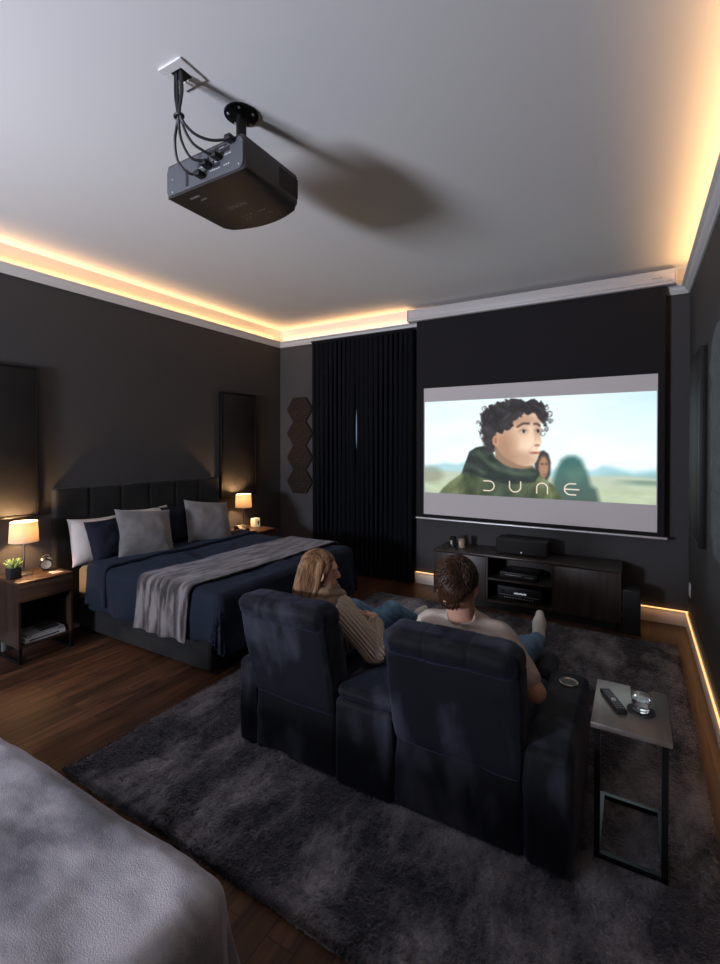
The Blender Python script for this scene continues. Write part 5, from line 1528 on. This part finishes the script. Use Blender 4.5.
sdf_mesh('body', wt + wn + wh + waR + waL + wjR + wfR + wjL + wfL + whR + whL, 0.0056, M_skin2, wom)
face_parts(wP, 1.04, wom, M_hair_l)
chR = [np.array(p) for p in ((-1.455, 2.255, 0.795), (-1.262, 2.310, 0.590), (-1.335, 2.445, 0.668))]
chL = [np.array(p) for p in ((-1.725, 2.27, 0.795), (-1.800, 2.38, 0.600), (-1.56, 2.52, 0.668))]
sw = grow(wt[1:], 0.020) + [('c', tuple(chR[0]), tuple(chR[1]), 0.080, 0.074, 0.04), ('c', tuple(chR[1]), tuple(chR[2]), 0.070, 0.050, 0.03),
      ('c', tuple(chL[0]), tuple(chL[1]), 0.072, 0.062, 0.04), ('c', tuple(chL[1]), tuple(chL[2]), 0.060, 0.044, 0.03), ('e', (-1.60, 2.43, 0.56), (0.175, 0.135, 0.10), None, 0.04)]


def rib_field(V):
    """rib pattern that runs along the sleeves and down the back"""
    best = np.full(len(V), 1e9); rib = np.zeros(len(V))
    for ch, ph in ((chR, 0.0), (chL, 1.0)):
        for a, b in zip(ch[:-1], ch[1:]):
            e = b - a; t = np.clip((V - a) @ e / (e @ e), 0, 1)
            w = V - a - t[:, None] * e
            d = np.linalg.norm(w, axis=1)
            u = e / np.linalg.norm(e); r1 = np.cross(u, [0.3, 1, 0.2]); r1 /= np.linalg.norm(r1); r2 = np.cross(u, r1)
            an = np.arctan2(w @ r2, w @ r1)
            mk = d < best
            best = np.where(mk, d, best); rib = np.where(mk, np.sin(an * 24), rib)
    a = np.array([-1.59, 2.33, 0.6]); hh = V - a
    far = best > 0.085
    rib = np.where(far, np.sin(V[:, 0] * 330), rib)
    return rib


swo, _, _ = sdf_mesh('sweater', sw, 0.0042, M_knit, wom)
co = np.empty(len(swo.data.vertices) * 3); swo.data.vertices.foreach_get('co', co)
co = co.reshape(-1, 3); wv = co + np.array(origin_of(wom))
nr = np.empty(len(co) * 3); swo.data.vertices.foreach_get('normal', nr); nr = nr.reshape(-1, 3)
rb = rib_field(wv)
co = co + nr * (0.0016 * rb)[:, None]
swo.data.vertices.foreach_set('co', co.ravel()); swo.data.update()
at = swo.data.attributes.new('rib', 'FLOAT', 'POINT'); at.data.foreach_set('value', rb.astype(np.float32))


def cuff(c, d, r, nm='cuff'):
    c = Vector(c); d = Vector(d).normalized(); u = d.cross(Vector((0.2, 0.1, 1))).normalized(); w = d.cross(u)
    mb = MB()
    for k in range(3):
        mb.tube([c + d * (k * 0.013) + (u * math.cos(a) + w * math.sin(a)) * (r - 0.001 * k) for a in [2 * PI * i / 22 for i in range(22)]], 0.0095, 8, closed=True)
    return mb.build(nm, M_scarf if nm != 'cuff' else MATS['chunky_knit_beige'], wom)


cuff(chR[2] - 0.004, chR[2] - chR[1], 0.038)
cuff(chL[2] - 0.004, chL[2] - chL[1], 0.036)
# rolled collar: loops of thick knit round the neck
sc = []
for (cz, rx, ry, rr, tl) in ((0.842, 0.118, 0.104, 0.036, 0.2), (0.882, 0.100, 0.090, 0.034, 0.3), (0.915, 0.078, 0.072, 0.026, 0.25)):
    n = 22
    P_ = [(-1.582 + rx * math.cos(2 * PI * k / n), 2.262 + ry * math.sin(2 * PI * k / n), cz - tl * ry * math.sin(2 * PI * k / n) - 0.010 * math.cos(2 * PI * k / n)) for k in range(n)]
    for k in range(n): sc.append(('c', P_[k], P_[(k + 1) % n], rr * (1 + 0.12 * math.sin(k * 1.9 + cz * 90)), rr * (1 + 0.12 * math.sin((k + 1) * 1.9 + cz * 90)), 0.006))
sdf_mesh('rolled_collar', sc, 0.005, M_scarf, wom)
wj = grow([wt[0]], 0.008) + grow(wjR, 0.011) + grow(wjL, 0.011)
sdf_mesh('jeans', wj, 0.0055, M_jeans, wom, disp=lambda x, y, z: 0.003 * np.sin(y * 90 + 20 * x + 2 * np.sin(z * 40)) * np.sin(z * 60 + x * 40))
for f in (wfR, wfL):
    sdf_mesh('sock', grow(f, 0.004), 0.005, M_sock, wom)
# long straight hair falling behind the ears on the back
hb_ = [('e', wP(0, -0.018, 0.036), wS(0.084, 0.100, 0.088), wM, 0.01),
       ('c', wP(-0.055, -0.035, 0.0), wP(-0.060, -0.060, -0.135), 0.040, 0.030, 0.04), ('c', wP(0.050, -0.045, 0.0), wP(0.045, -0.080, -0.140), 0.038, 0.030, 0.04),
       ('c', wP(0, -0.060, 0.0), wP(0, -0.095, -0.155), 0.048, 0.034, 0.05),
       ('c', wP(0.072, -0.010, 0.055), wP(0.074, -0.036, -0.135), 0.026, 0.024, 0.02), ('c', wP(-0.072, -0.010, 0.055), wP(-0.074, -0.035, -0.135), 0.026, 0.024, 0.02),
       ('-b', wP(0, 0.115, -0.025), tuple(1.04 * v for v in (0.14, 0.080, 0.090)), 0.02, wM, 0.012), ('-b', wP(0, 0.050, -0.10), tuple(1.04 * v for v in (0.14, 0.050, 0.085)), 0.02, wM, 0.012)]
wha, _, _ = sdf_mesh('hair', hb_, 0.005, M_hair_l, wom)
G = []
rs = random.Random(9)
for i in range(1300):
    az = rs.uniform(-PI * 0.98, -PI * 0.02) if rs.random() < 0.75 else rs.choice([rs.uniform(-0.02 * PI, 0.24 * PI), rs.uniform(0.76 * PI, 1.02 * PI)])
    cx_, sy_ = math.cos(az), math.sin(az)
    pts = []
    Lh = rs.uniform(-0.165, -0.115); wig = rs.uniform(-1, 1) * 0.007; ph = rs.random() * 6
    start = rs.uniform(0.10, 0.95)
    rr0 = 0.0875 + rs.uniform(-0.002, 0.003)
    for j in range(12):
        t = j / 11
        if t < 0.4:
            th = start * 0.35 + (PI / 2 * 1.03 - start * 0.35) * (t / 0.4)
            x = rr0 * math.sin(th) * cx_; y = -0.018 + 0.103 * math.sin(th) * sy_; z = 0.038 + 0.089 * math.cos(th)
            x = x * 1.0
        else:
            q = (t - 0.4) / 0.6
            x = rr0 * cx_ * (1 - 0.05 * q) * (1.0) + wig * math.sin(q * 4 + ph)
            y = -0.018 + (0.103 - 0.0 * q) * sy_ - 0.030 * q - 0.004 + wig * math.cos(q * 3 + ph) * 0.6
            z = 0.036 + (Lh - 0.036) * q
            if sy_ > 0: y -= q * 0.05
        pts.append(wP(x, y, z))
    G.append((pts, [0.0012] + [0.0019] * 9 + [0.0014, 0.0004]))
strands('hair_locks', G, M_hair_l, wha, 4)
